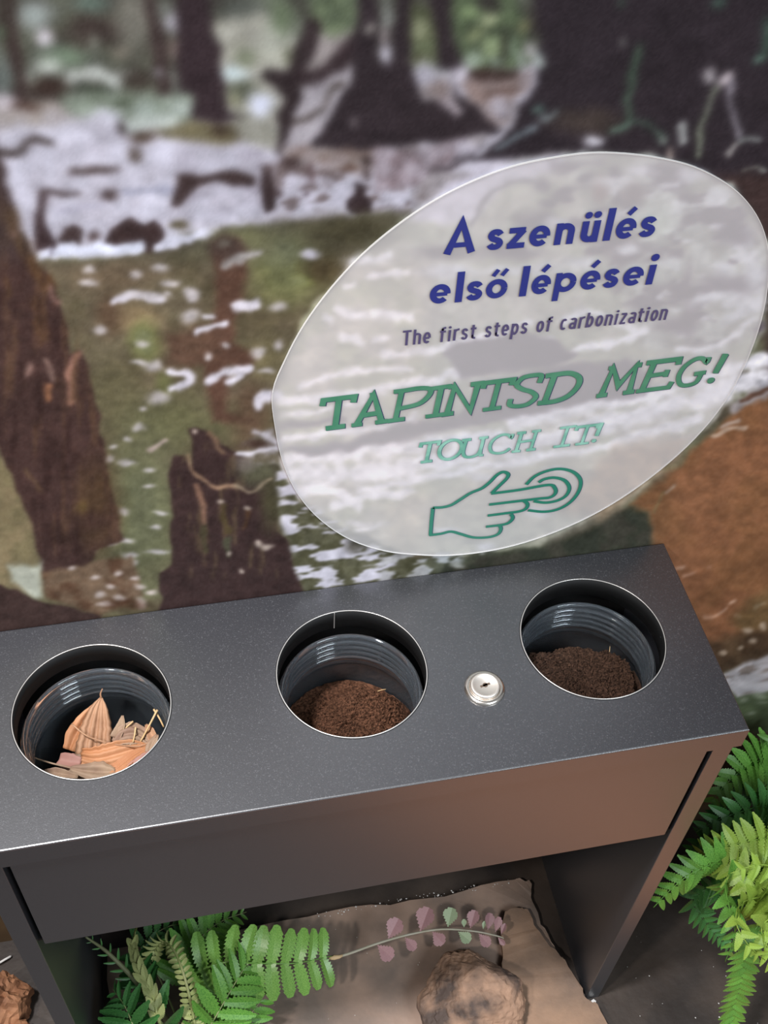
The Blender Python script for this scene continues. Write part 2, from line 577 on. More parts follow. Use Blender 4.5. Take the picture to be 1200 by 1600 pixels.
    L([(68, 397), (85, 395), (140, 392), (216, 389)], 17, (216, 222, 242), 4); B(79, 395, 3, 8, (110, 105, 120))
    L([(246, 388), (265, 381), (300, 372), (322, 366)], 12, (208, 210, 228), 4); B(278, 353, 14, 7, (92, 84, 66))
    P([(277, 269), (290, 267), (310, 277), (345, 267), (367, 264), (398, 275), (400, 290), (370, 291), (340, 285), (318, 291), (295, 306), (275, 326),
       (269, 318)], (60, 48, 48), 3)
    P([(408, 260), (425, 263), (433, 300), (430, 328), (411, 333), (409, 300)], (54, 43, 44), 3); B(455, 255, 18, 9, (64, 52, 52)); B(418, 262, 8, 6, (80, 66, 66))
    B(437, 305, 6, 8, (70, 58, 60)); B(480, 303, 5, 5, (86, 74, 80)); B(487, 270, 5, 16, (96, 78, 80))
    P([(538, 312), (550, 305), (554, 284), (568, 287), (572, 305), (583, 318), (581, 336), (560, 336), (541, 324)], (52, 42, 44), 3)
    B(574, 253, 11, 9, (58, 48, 46)); B(542, 266, 16, 5, (92, 72, 64)); B(572, 272, 6, 7, (66, 54, 54)); B(600, 272, 17, 9, (186, 186, 200))
    # ---- trees in the upper middle
    P([(338, 30), (400, 15), (455, 30), (468, 100), (442, 160), (432, 230), (380, 220), (345, 150)], (146, 146, 136), 8, 1, (160, 160, 152), 18)
    B(378, 12, 32, 15, (80, 86, 78)); B(440, 28, 20, 34, (94, 112, 80)); B(382, 88, 15, 14, (116, 126, 96)); B(378, 142, 26, 15, (88, 94, 74))
    B(366, 118, 21, 12, (188, 204, 208)); B(368, 154, 8, 10, (140, 140, 116)); B(408, 164, 16, 16, (208, 214, 234)); B(420, 70, 16, 22, (168, 172, 158)); B(450, 88, 9, 12, (96, 100, 78))
    P([(470, 70), (520, 45), (560, 40), (552, 105), (530, 95), (500, 118), (475, 128)], (142, 136, 136), 8)
    P([(482, -20), (560, -20), (556, 45), (520, 58), (490, 50)], (84, 100, 72), 10, 1, (110, 130, 88), 16)
    P([(552, 97), (546, 130), (526, 165), (506, 205), (486, 224), (458, 218), (452, 204), (478, 196), (470, 182), (458, 175), (470, 140), (486, 130), (515, 115),
       (540, 99)], (166, 162, 170), 4)
    L([(534, 128), (512, 144), (500, 170), (478, 184), (458, 188)], 9, (68, 60, 57), 3)
    P([(276, -20), (322, -20), (335, 40), (343, 80), (348, 120), (352, 150), (362, 175), (380, 183), (340, 191), (299, 190), (302, 155), (290, 140), (279, 145),
       (275, 100)], (52, 42, 46), 5)
    P([(492, 25), (503, 40), (492, 80), (477, 110), (473, 130), (467, 160), (460, 185), (448, 215), (436, 245), (431, 240), (434, 200), (440, 160), (436, 142),
       (428, 128), (410, 117), (418, 107), (446, 110), (455, 90), (468, 60), (476, 35)], (50, 42, 44), 4)
    L([(472, 122), (505, 116), (530, 92), (562, 58)], 24, (52, 42, 45), 4)
    P([(553, 60), (560, -20), (590, -20), (591, 60), (588, 98), (603, 104), (618, 92), (620, -20), (642, -20), (644, 90), (652, 130), (662, 158), (690, 160),
       (714, 181), (722, 175), (708, 150), (703, 112), (682, 105), (672, -20), (702, -20), (709, 50), (722, 95), (712, 112), (708, 128), (720, 150), (750, 165),
       (775, 196), (792, 205), (770, 213), (735, 209), (700, 226), (660, 221), (640, 226), (560, 236), (478, 229), (500, 206), (520, 170), (545, 132), (550, 100)],
      (48, 41, 45), 4)
    P([(643, 8), (674, 15), (681, 97), (648, 100)], (84, 92, 60), 6); B(658, 45, 9, 16, (142, 150, 108)); B(662, 76, 12, 9, (104, 118, 78)); B(655, 90, 8, 5, (70, 70, 52))
    B(605, 28, 8, 30, (118, 122, 118)); B(605, 85, 9, 17, (188, 186, 200)); B(604, 60, 8, 14, (128, 120, 122)); B(576, 46, 8, 7, (170, 165, 160)); B(552, 195, 5, 8, (120, 112, 116))
    B(664, 112, 14, 15, (176, 174, 188)); L([(684, 132), (690, 150), (713, 178)], 15, (152, 143, 150), 4); B(684, 140, 18, 14, (120, 108, 106), .9)
    P([(702, -20), (805, -20), (828, 55), (832, 95), (790, 110), (735, 112), (712, 70)], (68, 82, 58), 8, 1, (90, 112, 72), 16)
    for a in [(735, 18, 18, 10, (128, 158, 98)), (765, 30, 12, 8, (166, 180, 126), 1, -25), (742, 52, 15, 9, (138, 154, 98), 1, -25), (767, 75, 12, 18, (142, 166, 112)),
              (740, 95, 14, 12, (152, 176, 152)), (775, 98, 11, 6, (130, 150, 130)), (803, 72, 6, 15, (112, 138, 108)), (812, 92, 6, 11, (132, 148, 138)), (820, 42, 9, 8, (110, 112, 78)),
              (786, 70, 6, 30, (58, 60, 48)), (765, 5, 18, 14, (48, 44, 44)), (720, 115, 17, 10, (198, 194, 208))]:
        B(*a)
    P([(826, -20), (2400, -20), (2400, 320), (1030, 320), (860, 246), (700, 252), (765, 218), (803, 200), (812, 170), (834, 130), (846, 60)], (46, 40, 45), 7)
    P([(718, 128), (760, 120), (815, 112), (829, 108), (826, 130), (808, 156), (796, 186), (779, 193), (764, 186), (754, 166), (735, 152)], (130, 116, 114), 4)
    L([(738, 117), (800, 114)], 16, (60, 47, 44), 5); L([(758, 147), (806, 141)], 8, (84, 64, 58), 4); B(783, 168, 19, 14, (162, 157, 167)); B(782, 177, 4, 4, (110, 108, 118))
    B(820, 122, 6, 14, (152, 142, 147)); B(830, 77, 9, 10, (154, 152, 154)); B(843, 93, 7, 12, (168, 182, 178)); B(745, 145, 16, 8, (146, 128, 124), 1, 40)
    P([(585, 228), (650, 236), (722, 214), (733, 224), (705, 250), (645, 290), (585, 305)], (160, 152, 162), 5, 1, (122, 108, 114), 12)
    L([(742, 238), (765, 221), (788, 206)], 11, (168, 166, 178), 4); B(722, 232, 13, 13, (184, 180, 194)); L([(776, 234), (800, 220), (822, 205), (836, 200)], 7, (120, 132, 140), 3)
    B(842, 172, 8, 6, (76, 112, 102)); L([(848, 187), (868, 177)], 9, (128, 144, 148), 3); B(700, 262, 26, 5, (56, 46, 50), .8, -20)
    # vines and twigs on the big dark tree
    B(920, 190, 55, 20, (72, 63, 58), .8)
    L([(1000, 75), (990, 110), (983, 150), (987, 182)], 9, (64, 90, 70), 4); L([(956, 204), (985, 192)], 9, (92, 128, 108), 4); L([(990, 188), (1015, 198), (1040, 216)], 8, (70, 94, 80), 4)
    B(1038, 218, 6, 6, (112, 122, 116)); B(930, 220, 12, 7, (198, 198, 208)); B(974, 67, 3, 8, (122, 126, 120)); B(912, 237, 8, 4, (190, 190, 198))
    L([(1062, 195), (1065, 208), (1070, 222)], 11, (168, 172, 172), 3); L([(1115, 140), (1107, 170), (1098, 200), (1092, 245)], 8, (108, 116, 98), 3)
    B(1109, 118, 9, 11, (172, 167, 172)); L([(1128, 128), (1137, 120)], 12, (188, 178, 184), 3); L([(1138, 130), (1145, 170), (1153, 212)], 10, (142, 137, 147), 3)
    L([(1156, 219), (1187, 217)], 7, (132, 136, 136), 3); L([(1150, 226), (1138, 241)], 8, (132, 128, 128), 3); B(1190, 262, 6, 5, (152, 156, 152)); L([(1160, 268), (1185, 260)], 5, (98, 98, 94), 2)
    B(1188, 91, 7, 5, (96, 150, 126)); B(1199, 60, 9, 28, (56, 84, 70)); B(1122, 2, 9, 9, (60, 92, 78)); B(970, 2, 7, 8, (56, 76, 64)); B(1048, 240, 5, 12, (140, 128, 124))
    P([(1040, 275), (2400, 240), (2400, 640), (1185, 640), (1210, 400), (1150, 300)], (64, 50, 49), 14)
    # ---- what shows through the disc
    P([(420, 640), (470, 500), (560, 390), (680, 310), (800, 250), (920, 236), (1040, 246), (1140, 290), (1205, 380), (1190, 520), (1120, 650), (1000, 770),
       (850, 850), (700, 870), (560, 850), (460, 780)], (158, 162, 142), 4, 1, (176, 174, 166), 45)
    P([(630, 345), (700, 290), (790, 252), (905, 240), (930, 262), (850, 268), (790, 292), (740, 345), (690, 352)], (196, 192, 206), 7)
    P([(880, 242), (1030, 246), (1140, 292), (1203, 390), (1190, 520), (1110, 560), (1000, 540), (960, 420), (920, 330)], (140, 140, 132), 10, 1, (176, 180, 176), 34)
    Fd([(860, 250), (1030, 246), (1140, 290), (1205, 390), (1190, 520), (1060, 540), (930, 440), (860, 330)], (74, 60, 76), 52, 26, .5, .62, 91, .9)
    Fd([(880, 250), (1060, 250), (1170, 320), (1200, 480), (1060, 530), (960, 440)], (205, 206, 214), 40, 18, .54, .64, 97, .85)
    L([(738, 352), (760, 312), (792, 286), (832, 279)], 7, (104, 98, 108), 3)
    for a in [(848, 287, 14, 10, (78, 66, 84)), (856, 318, 12, 9, (80, 66, 84)), (838, 345, 28, 14, (76, 64, 80)), (905, 350, 16, 9, (90, 76, 90)), (800, 392, 42, 10, (78, 66, 82)),
              (700, 395, 42, 11, (84, 74, 84)), (868, 352, 20, 10, (190, 188, 198)), (940, 295, 12, 20, (118, 92, 88)), (990, 303, 18, 14, (96, 76, 80)), (965, 375, 26, 30, (84, 70, 82)),
              (1150, 366, 28, 17, (72, 58, 78)), (1138, 446, 38, 14, (76, 62, 82)), (1076, 470, 9, 52, (86, 72, 84)), (1058, 508, 30, 13, (80, 66, 80)), (1180, 430, 16, 22, (190, 192, 200)),
              (1128, 422, 18, 9, (196, 198, 206)), (1112, 468, 40, 9, (206, 208, 216), 1, -10), (1160, 490, 30, 8, (200, 202, 210), 1, -25), (1050, 408, 16, 8, (200, 204, 206)), (980, 390, 18, 9, (206, 208, 216)),
              (1020, 350, 30, 30, (168, 182, 166)), (1010, 430, 40, 16, (180, 192, 178)), (960, 285, 30, 9, (196, 196, 202)), (1000, 268, 26, 8, (206, 204, 214)), (1080, 275, 22, 10, (204, 204, 214)),
              (700, 425, 50, 9, (202, 202, 210)), (820, 420, 60, 9, (196, 198, 204)), (910, 410, 30, 10, (200, 202, 208))]:
        B(*a)
    for a in [([(525, 412), (560, 408), (605, 397)], 13), ([(572, 432), (634, 423)], 13), ([(523, 484), (570, 493)], 15), ([(582, 490), (640, 494)], 16), ([(540, 447), (555, 442)], 10),
              ([(508, 500), (516, 502)], 14), ([(535, 530), (560, 532)], 13), ([(585, 530), (600, 526)], 12), ([(600, 555), (660, 548), (740, 530), (830, 505)], 11), ([(640, 580), (560, 578), (470, 600)], 9),
              ([(425, 628), (480, 622), (560, 614), (640, 600), (720, 582), (800, 560), (860, 530)], 15), ([(425, 652), (500, 640), (580, 624)], 9),
              ([(428, 682), (520, 676), (600, 668), (650, 655)], 13), ([(430, 720), (520, 712), (600, 700), (700, 690), (780, 680)], 22),
              ([(440, 745), (600, 735), (720, 715), (830, 690), (940, 665), (1060, 632), (1190, 590)], 30), ([(800, 660), (900, 640), (1000, 620), (1100, 590), (1195, 560)], 22),
              ([(560, 765), (680, 745), (800, 722), (920, 705), (1010, 680), (1090, 655)], 13), ([(960, 695), (1000, 690)], 9), ([(975, 708), (990, 706)], 9), ([(1065, 685), (1075, 682)], 8),
              ([(520, 790), (580, 775), (640, 770)], 14), ([(560, 832), (620, 818)], 8), ([(640, 800), (720, 790)], 9), ([(455, 770), (520, 768), (560, 790)], 14), ([(700, 545), (720, 530), (760, 520)], 9),
              ([(880, 500), (930, 490), (1000, 520)], 12), ([(900, 548), (960, 535), (1010, 515)], 12), ([(1060, 545), (1120, 540), (1180, 500)], 10)]:
        L(a[0], a[1], (230, 230, 238), 5)
    P([(690, 552), (720, 535), (800, 522), (870, 530), (905, 556), (870, 572), (800, 580), (720, 590)], (72, 60, 78), 6)
    P([(440, 700), (540, 690), (620, 668), (720, 648), (760, 600), (860, 575), (980, 560), (1020, 590), (1010, 615), (900, 632), (800, 655), (700, 672), (600, 695), (480, 712)],
      (76, 64, 80), 6, .95)
    L([(430, 664), (480, 660), (540, 655)], 9, (84, 74, 82), 4)
    P([(600, 790), (760, 740), (900, 715), (1060, 690), (1000, 772), (860, 850), (700, 868), (610, 860)], (166, 163, 148), 14, .9, (178, 172, 158), 50)
    P([(960, 700), (1080, 680), (1050, 730), (940, 810), (880, 800)], (164, 138, 112), 14, .8)
    for a in [(760, 745, 30, 5), (700, 830, 24, 6), (840, 800, 20, 7), (560, 820, 20, 6), (760, 855, 14, 8), (870, 735, 16, 5)]:
        B(*a, (206, 205, 212), .9)
    # ---- green water, left and middle
    P([(-300, 425), (60, 408), (215, 404), (262, 396), (330, 376), (345, 352), (520, 345), (640, 330), (560, 400), (480, 480), (430, 600), (430, 690), (300, 700), (200, 900), (-300, 960)], (98, 94, 80), 8, .8, (84, 82, 66), 60)
    L([(68, 397), (85, 395), (140, 392), (216, 389)], 17, (216, 222, 242), 4); B(79, 395, 3, 8, (110, 105, 120))
    L([(246, 388), (265, 381), (300, 372), (322, 366)], 12, (208, 210, 228), 4)
    B(450, 430, 60, 46, (104, 112, 78)); B(545, 362, 70, 26, (70, 66, 50)); B(505, 415, 30, 28, (70, 66, 50)); B(470, 440, 16, 8, (122, 132, 84)); B(380, 370, 40, 16, (108, 108, 80))
    B(180, 430, 60, 25, (98, 90, 76)); B(210, 500, 40, 22, (134, 122, 96)); B(170, 490, 22, 30, (86, 74, 62)); B(225, 535, 22, 30, (112, 122, 82)); B(180, 620, 40, 60, (92, 92, 72))
    B(270, 660, 70, 40, (92, 96, 72)); B(420, 560, 26, 40, (100, 98, 76)); B(220, 800, 60, 120, (98, 106, 82)); B(260, 600, 16, 20, (88, 94, 66)); B(380, 655, 50, 26, (96, 100, 76))
    P([(334, 378), (374, 370), (388, 420), (380, 470), (366, 500), (368, 538), (400, 552), (394, 582), (360, 578), (350, 640), (400, 660), (330, 660), (318, 575), (266, 562), (262, 525), (330, 512),
       (338, 470), (338, 420)], (84, 66, 58), 9)
    B(353, 386, 24, 20, (74, 60, 55)); L([(355, 412), (378, 402), (402, 391)], 13, (154, 152, 152), 5); B(352, 382, 9, 6, (106, 100, 92)); B(483, 395, 13, 7, (188, 188, 202))
    B(390, 650, 30, 45, (88, 72, 62), .8); B(295, 540, 40, 30, (86, 72, 62), .7)
    white = (200, 202, 216)
    for q, w_ in [([(182, 472), (205, 462), (250, 463)], 13), ([(310, 521), (330, 514), (351, 505)], 9), ([(268, 579), (292, 583), (295, 598), (270, 609)], 13), ([(328, 597), (350, 586), (392, 574)], 13),
                  ([(355, 598), (376, 588)], 11), ([(403, 634), (409, 622), (432, 616)], 15), ([(372, 478), (402, 475)], 16), ([(318, 498), (334, 494)], 8)]:
        L(q, w_, white, 4)
    for a in [(153, 516, 10, 6), (298, 458, 10, 9), (297, 494, 12, 11), (436, 481, 13, 8), (222, 537, 10, 5), (240, 571, 15, 8), (247, 623, 17, 10), (418, 578, 11, 5), (217, 567, 12, 4), (225, 640, 6, 4),
              (201, 686, 6, 5), (218, 666, 8, 5), (178, 701, 7, 4), (197, 721, 13, 4), (232, 733, 9, 5), (171, 716, 6, 4), (233, 762, 9, 3), (193, 800, 8, 5), (145, 858, 8, 5), (177, 851, 8, 4), (197, 846, 12, 4),
              (205, 867, 12, 4), (204, 877, 10, 4), (245, 862, 16, 4), (353, 541, 6, 5), (325, 559, 6, 6), (270, 413 - 20, 1, 1), (215, 428, 9, 6), (250, 420, 11, 5), (137, 440, 12, 5), (138, 420, 8, 6), (225, 460, 30, 7),
              (298, 457, 12, 10), (405, 550, 10, 7), (438, 540, 8, 7), (245, 825, 8, 3), (250, 802, 9, 3), (268, 440, 14, 5), (260, 395 + 60, 5, 3)]:
        B(*a, (184, 184, 190), .85)
    L([(236, 700), (258, 690)], 8, (170, 160, 154), 3)
    # ---- big leaning trunk at the left
    P([(-10, 215), (12, 290), (25, 340), (46, 386), (66, 420), (92, 470), (102, 510), (108, 549), (124, 544), (138, 570), (150, 620), (158, 680), (170, 740), (182, 800), (196, 846), (152, 860), (142, 880),
       (112, 897), (68, 897), (62, 870), (48, 826), (28, 778), (4, 712), (-60, 560), (-120, 330), (-190, 60), (-260, -400), (-120, -400)], (62, 50, 50), 3)
    for q, w_, c in [([(12, 325), (42, 395), (72, 450)], 18, (82, 64, 48)), ([(75, 452), (90, 474)], 7, (134, 108, 102)), ([(56, 470), (62, 510), (66, 525)], 20, (80, 62, 50)), ([(70, 560), (80, 590)], 7, (134, 114, 108)),
                     ([(118, 552), (109, 588), (108, 626)], 12, (148, 114, 102)), ([(42, 740), (64, 768)], 8, (84, 70, 58)), ([(10, 440), (14, 460)], 12, (78, 62, 50)), ([(74, 600), (76, 625)], 10, (146, 106, 82))]:
        L(q, w_, c, 4, .9)
    B(25, 366, 5, 5, (126, 100, 90)); B(45, 576, 5, 11, (118, 98, 94)); B(152, 790, 34, 66, (76, 63, 48), .8); B(125, 795, 9, 12, (92, 78, 54)); B(146, 815, 30, 14, (60, 48, 46), .8)
    Fd([(-60, 200), (25, 330), (95, 470), (135, 570), (165, 720), (190, 840), (110, 890), (60, 860), (0, 700), (-80, 500)], (92, 74, 58), 9, 75, .52, .74, 83, .55, 0.0, 14)
    Fd([(-60, 200), (25, 330), (95, 470), (135, 570), (165, 720), (190, 840), (110, 890), (60, 860), (0, 700), (-80, 500)], (44, 35, 36), 12, 60, .54, .74, 87, .6, 0.0, 14)
    P([(-60, 720), (6, 720), (50, 830), (66, 900), (66, 930), (0, 916), (-60, 900)], (112, 108, 84), 5, 1, (124, 116, 92), 30)
    P([(14, 886), (66, 878), (66, 930), (50, 932), (22, 908)], (164, 172, 160), 6)
    P([(68, 894), (142, 880), (205, 868), (225, 930), (152, 964), (70, 930)], (106, 92, 78), 5, 1, (86, 68, 56), 22)
    for a in [(187, 895, 6, 4), (209, 900, 6, 4), (219, 914, 9, 5), (237, 924, 8, 4), (175, 918, 7, 4), (158, 932, 8, 5), (186, 935, 8, 4), (165, 946, 11, 3), (150, 905, 8, 4), (112, 888, 6, 3), (220, 942, 9, 8)]:
        B(*a, (186, 178, 176), .9)
    B(200, 945, 30, 8, (70, 50, 40), .7)
    P([(-300, 850), (0, 914), (60, 936), (100, 949), (157, 963), (150, 1060), (-300, 1300)], (60, 50, 50), 3)
    # ---- broken stump
    P([(262, 742), (272, 714), (284, 711), (297, 730), (301, 700), (291, 670), (305, 666), (322, 674), (346, 690), (376, 706), (398, 722), (440, 724), (446, 760), (432, 790), (436, 830), (451, 852),
       (466, 892), (490, 940), (500, 1060), (250, 1060), (249, 895), (265, 880), (268, 830)], (54, 45, 47), 3)
    Fd([(275, 720), (300, 690), (345, 700), (430, 740), (430, 830), (450, 900), (260, 900), (270, 800)], (92, 82, 66), 8, 46, .52, .72, 63, .6, 0.0, 10)
    B(405, 735, 34, 24, (84, 90, 74), .9); B(425, 785, 18, 40, (70, 74, 56), .8); B(385, 722, 14, 14, (130, 126, 126), .6)
    for q, w_, c in [([(291, 712), (300, 738), (318, 751), (342, 760), (366, 763)], 6, (160, 134, 112)), ([(366, 762), (395, 766), (426, 748)], 5, (152, 142, 124)), ([(306, 762), (318, 790), (322, 812)], 9, (128, 102, 88)),
                     ([(351, 792), (354, 826)], 10, (76, 70, 50)), ([(330, 680), (352, 705)], 6, (116, 98, 82)), ([(388, 796), (384, 822)], 8, (72, 56, 44)), ([(322, 820), (320, 860)], 9, (66, 66, 52)),
                     ([(355, 840), (358, 870)], 9, (66, 72, 60))]:
        L(q, w_, c, 3, .9)
    for a in [(346, 785, 5, 3), (388, 792, 5, 3), (408, 850, 6, 4), (420, 854, 7, 5), (359, 868, 4, 4), (378, 891, 4, 3), (303, 674, 4, 4)]:
        B(*a, (182, 172, 164), .9)
    P([(376, 690), (440, 660), (440, 722), (400, 722)], (98, 96, 84), 5, 1, (140, 140, 144), 14)
    L([(372, 706), (400, 704), (434, 698)], 6, (196, 198, 210), 3); B(400, 692, 22, 7, (62, 52, 48)); L([(395, 672), (436, 690)], 8, (180, 182, 194), 4)
    # ---- foam and ripples right of the stump
    zone = [(434, 720), (470, 780), (540, 830), (640, 870), (700, 872), (860, 850), (860, 900), (700, 935), (480, 960), (462, 890), (448, 850), (432, 790)]
    P(zone, (70, 74, 58), 4, 1, (88, 92, 76), 14)
    Fd([(434, 720), (480, 780), (560, 840), (620, 868), (600, 930), (480, 950), (450, 850), (434, 790)], (196, 198, 214), 34, 8, .47, .56, 55, .95, -0.14, 6)
    Fd([(600, 860), (720, 868), (700, 930), (590, 930)], (176, 180, 186), 30, 9, .54, .62, 58, .9, -0.14, 6)
    P([(700, 880), (800, 862), (900, 838), (985, 792), (1012, 800), (1021, 822), (1016, 850), (1010, 960), (640, 960)], (54, 58, 47), 6, .95, (64, 62, 54), 30)
    B(714, 880, 8, 4, (150, 152, 146)); B(756, 867, 4, 2, (150, 150, 144)); B(560, 850, 18, 12, (64, 66, 56), .8)
    # ---- brown water on the right
    P([(1014, 870), (1021, 826), (1014, 800), (984, 790), (1050, 735), (1105, 680), (1150, 640), (1200, 610), (2600, 500), (2600, 1080), (1205, 1010), (1120, 1035), (1060, 1010), (1000, 960)],
      (138, 96, 69), 7, 1, (130, 92, 64), 60)
    for q, w_, c in [([(1126, 667), (1155, 658)], 6, (176, 156, 142)), ([(1112, 678), (1164, 669)], 7, (186, 162, 142)), ([(1150, 636), (1180, 618), (1240, 590)], 16, (156, 150, 152)), ([(1160, 626), (1200, 606)], 7, (92, 66, 54)),
                     ([(1190, 600), (1260, 575)], 12, (168, 168, 176)), ([(1042, 770), (1052, 760)], 6, (166, 142, 122)), ([(1055, 884), (1066, 882)], 4, (206, 170, 148)), ([(1066, 899), (1084, 893)], 4, (206, 164, 140)),
                     ([(1102, 966), (1135, 951)], 4, (186, 148, 124)), ([(1143, 943), (1151, 940)], 5, (202, 170, 148)), ([(1184, 950), (1198, 946)], 6, (200, 180, 164)), ([(1145, 967), (1158, 966)], 4, (180, 150, 130)),
                     ([(1105, 886), (1112, 885)], 4, (170, 128, 104)), ([(1024, 800), (1036, 770)], 6, (126, 104, 74))]:
        L(q, w_, c, 2.5, .9)
    P([(1180, 935), (1300, 880), (1300, 990), (1160, 990), (1140, 970)], (108, 92, 62), 12, .7)
    P([(1040, 1000), (1110, 1000), (1180, 985), (1300, 975), (1300, 1040), (1160, 1040), (1120, 1060), (1040, 1060)], (92, 74, 56), 10, .95, (76, 60, 46), 22)
    for a in [(1167, 985, 8, 4), (1195, 979, 6, 4), (1175, 1002, 6, 4), (1155, 1012, 4, 3), (1128, 1019, 6, 3)]:
        B(*a, (188, 170, 150), .9)
    P([(1120, 1062), (1165, 1034), (1210, 1020), (1400, 1000), (1400, 1040), (1210, 1078), (1156, 1094), (1136, 1074)], (188, 184, 188), 4)
    Fd([(1120, 1062), (1165, 1034), (1210, 1020), (1400, 1000), (1400, 1040), (1210, 1078), (1156, 1094)], (128, 116, 108), 26, 7, .5, .6, 33, .8, -0.3, 5)
    P([(1120, 1070), (1156, 1094), (1210, 1078), (1500, 1020), (1500, 1130), (1200, 1142), (1172, 1150), (1120, 1150)], (92, 108, 66), 4, 1, (74, 88, 54), 18)
    for a in [(1166, 1098, 5, 4), (1190, 1087, 8, 3), (1176, 1118, 4, 3), (1195, 1096, 6, 2)]:
        B(*a, (160, 168, 140), .9)
    P([(-400, 1152), (1180, 1152), (1220, 1138), (1600, 1110), (2000, 2400), (-400, 2400)], (96, 82, 64), 7, 1, (74, 62, 50), 40)
    # film grain of the enlarged print
    def soften(a, n):
        for _ in range(n):
            a[1:-1] = (a[:-2] + 2 * a[1:-1] + a[2:]) / 4
            a[:, 1:-1] = (a[:, :-2] + 2 * a[:, 1:-1] + a[:, 2:]) / 4
        return a
    lw = (sst(V, 380, 430) * (1 - sst(U, 640, 700)))[:, None]
    p.c = p.c + lw * np.array((6.0, 0.0, -3.0))
    # the enlargement is out of focus at the far bank, sharper towards the near water
    gm = p.c.mean(1, keepdims=True)              # the printed greens are dull
    gk = (sst(p.c[:, 1] - np.maximum(p.c[:, 0], p.c[:, 2]), 0, 6) * .35)[:, None]
    p.c = p.c + (gm - p.c) * gk
    im = p.c.reshape(NZ, NX, 3).copy()
    tone = 1 + .34 * (fbm(U / 13, V / 9, 61, 3) - .5)[:, None] + .2 * (fbm(U / 40, V / 24, 66, 2) - .5)[:, None]
    im = im * tone.reshape(NZ, NX, 1)
    a1 = soften(im.copy(), 1)
    a2 = soften(a1.copy(), 4)
    k = sst(V + .12 * (U - 300), 240, 470).reshape(NZ, NX, 1)
    p.c = (a2 * (1 - k) + a1 * k).reshape(-1, 3)
    g = (vnoise(U / 3.2, V / 3.2, 77) - .5)[:, None] * 8
    p.c = np.clip(p.c + g, 4, 250)
    return s2l(p.c)


def axis_steps(segs):
    out = []
    for a, b, st in segs:
        n = max(1, int(round((b - a) / st)))
        out += [a + (b - a) * k / n for k in range(n)]
    out.append(segs[-1][1])
    return np.array(out)


GAIN = 0.96
xs = axis_steps([(-2.2, -0.8, 0.02), (-0.8, -0.31, 0.006), (-0.31, 0.46, 0.00135), (0.46, 0.8, 0.004), (0.8, 2.2, 0.02)])
zs = axis_steps([(0.0, 0.2, 0.01), (0.2, 0.60, 0.0024), (0.60, 1.15, 0.00135), (1.15, 1.4, 0.005), (1.4, 2.6, 0.02)])
GX, GZ = np.meshgrid(xs, zs)
NX, NZ = len(xs), len(zs)
colr = paint(GX.ravel(), GZ.ravel()) * GAIN
co = np.zeros((NX * NZ, 3), np.float32)
co[:, 0] = GX.ravel(); co[:, 2] = GZ.ravel()
ii = (np.arange(NZ - 1)[:, None] * NX + np.arange(NX - 1)[None, :]).ravel()
quads = np.stack([ii, ii + 1, ii + 1 + NX, ii + NX], 1).astype(np.int32)
me = bpy.data.meshes.new('wall_back')
me.vertices.add(len(co)); me.vertices.foreach_set('co', co.ravel())
me.loops.add(quads.size); me.loops.foreach_set('vertex_index', quads.ravel())
me.polygons.add(len(quads))
me.polygons.foreach_set('loop_start', np.arange(0, quads.size, 4, dtype=np.int32))
me.polygons.foreach_set('loop_total', np.full(len(quads), 4, np.int32))
me.update(calc_edges=True)
ca = me.color_attributes.new('print', 'FLOAT_COLOR', 'POINT')
rgba = np.ones((len(co), 4), np.float32); rgba[:, :3] = np.clip(colr, 0, 0.95)
ca.data.foreach_set('color', rgba.ravel())


def mural_mat():
    m = bpy.data.materials.new('printed_mural')
    m.use_nodes = True
    nt = m.node_tree
    b = nt.nodes['Principled BSDF']
    at_ = nt.nodes.new('ShaderNodeAttribute')
    at_.attribute_name = 'print'
    nt.links.new(at_.outputs['Color'], b.inputs['Base Color'])
    b.inputs['Roughness'].default_value = 0.8
    b.inputs['Specular IOR Level'].default_value = 0.06
    return m


wall = link('wall_back', me, mural_mat())
tag(wall, 'wall covered by a printed photo mural of a swamp forest', None, None, 'structure')

# ------------------------------------------------------------------ floor
def rough_poly(outline, z0, z1, jit=0.0, sub=3, seed=1):
    rnd = random.Random(seed)
    pts = []
    n = len(outline)
    for i in range(n):
        a, b = Vector(outline[i]), Vector(outline[(i + 1) % n])
        for k in range(sub):
            q = a.lerp(b, k / sub)
            if k: q = q + Vector((rnd.uniform(-jit, jit), rnd.uniform(-jit, jit)))
            pts.append(q)
    m = len(pts)
    bm = bmesh.new()
    top = [bm.verts.new((q.x, q.y, z1 + rnd.uniform(-1, 1) * jit * .25)) for q in pts]
    bot = [bm.verts.new((q.x, q.y, z0)) for q in pts]
    bm.faces.new(top)
    bm.faces.new(bot[::-1])
    for i in range(m):
        j = (i + 1) % m
        bm.faces.new((top[j], top[i], bot[i], bot[j]))
    bmesh.ops.recalc_face_normals(bm, faces=bm.faces)
    bmesh.ops.triangulate(bm, faces=[f for f in bm.faces if len(f.verts) > 4])
    return bm


bm = bmesh.new()
bm.free()
bm = rough_poly([(-2.2, 0.02), (-2.2, -1.2), (-0.45, -1.15), (-0.1, -0.72), (0.12, -0.46), (0.42, -0.285), (2.2, -0.285), (2.2, 0.02)], -0.03, 0.0, 0, 1)  # unseen slanted front edge added so the table front reflects darker at left
tag(bmobj('floor', bm, MT['ground']), 'dark painted ground strip along the mural wall, unseen front edge slanted for reflections', None, None, 'structure')
bm = bmesh.new()
box_bm(bm, -2.2, 2.2, -3.4, -0.28, -0.06, -0.008)
tag(bmobj('floor', bm, MT['wood']), 'warm brown visitor floor in front of the display', None, None, 'structure')

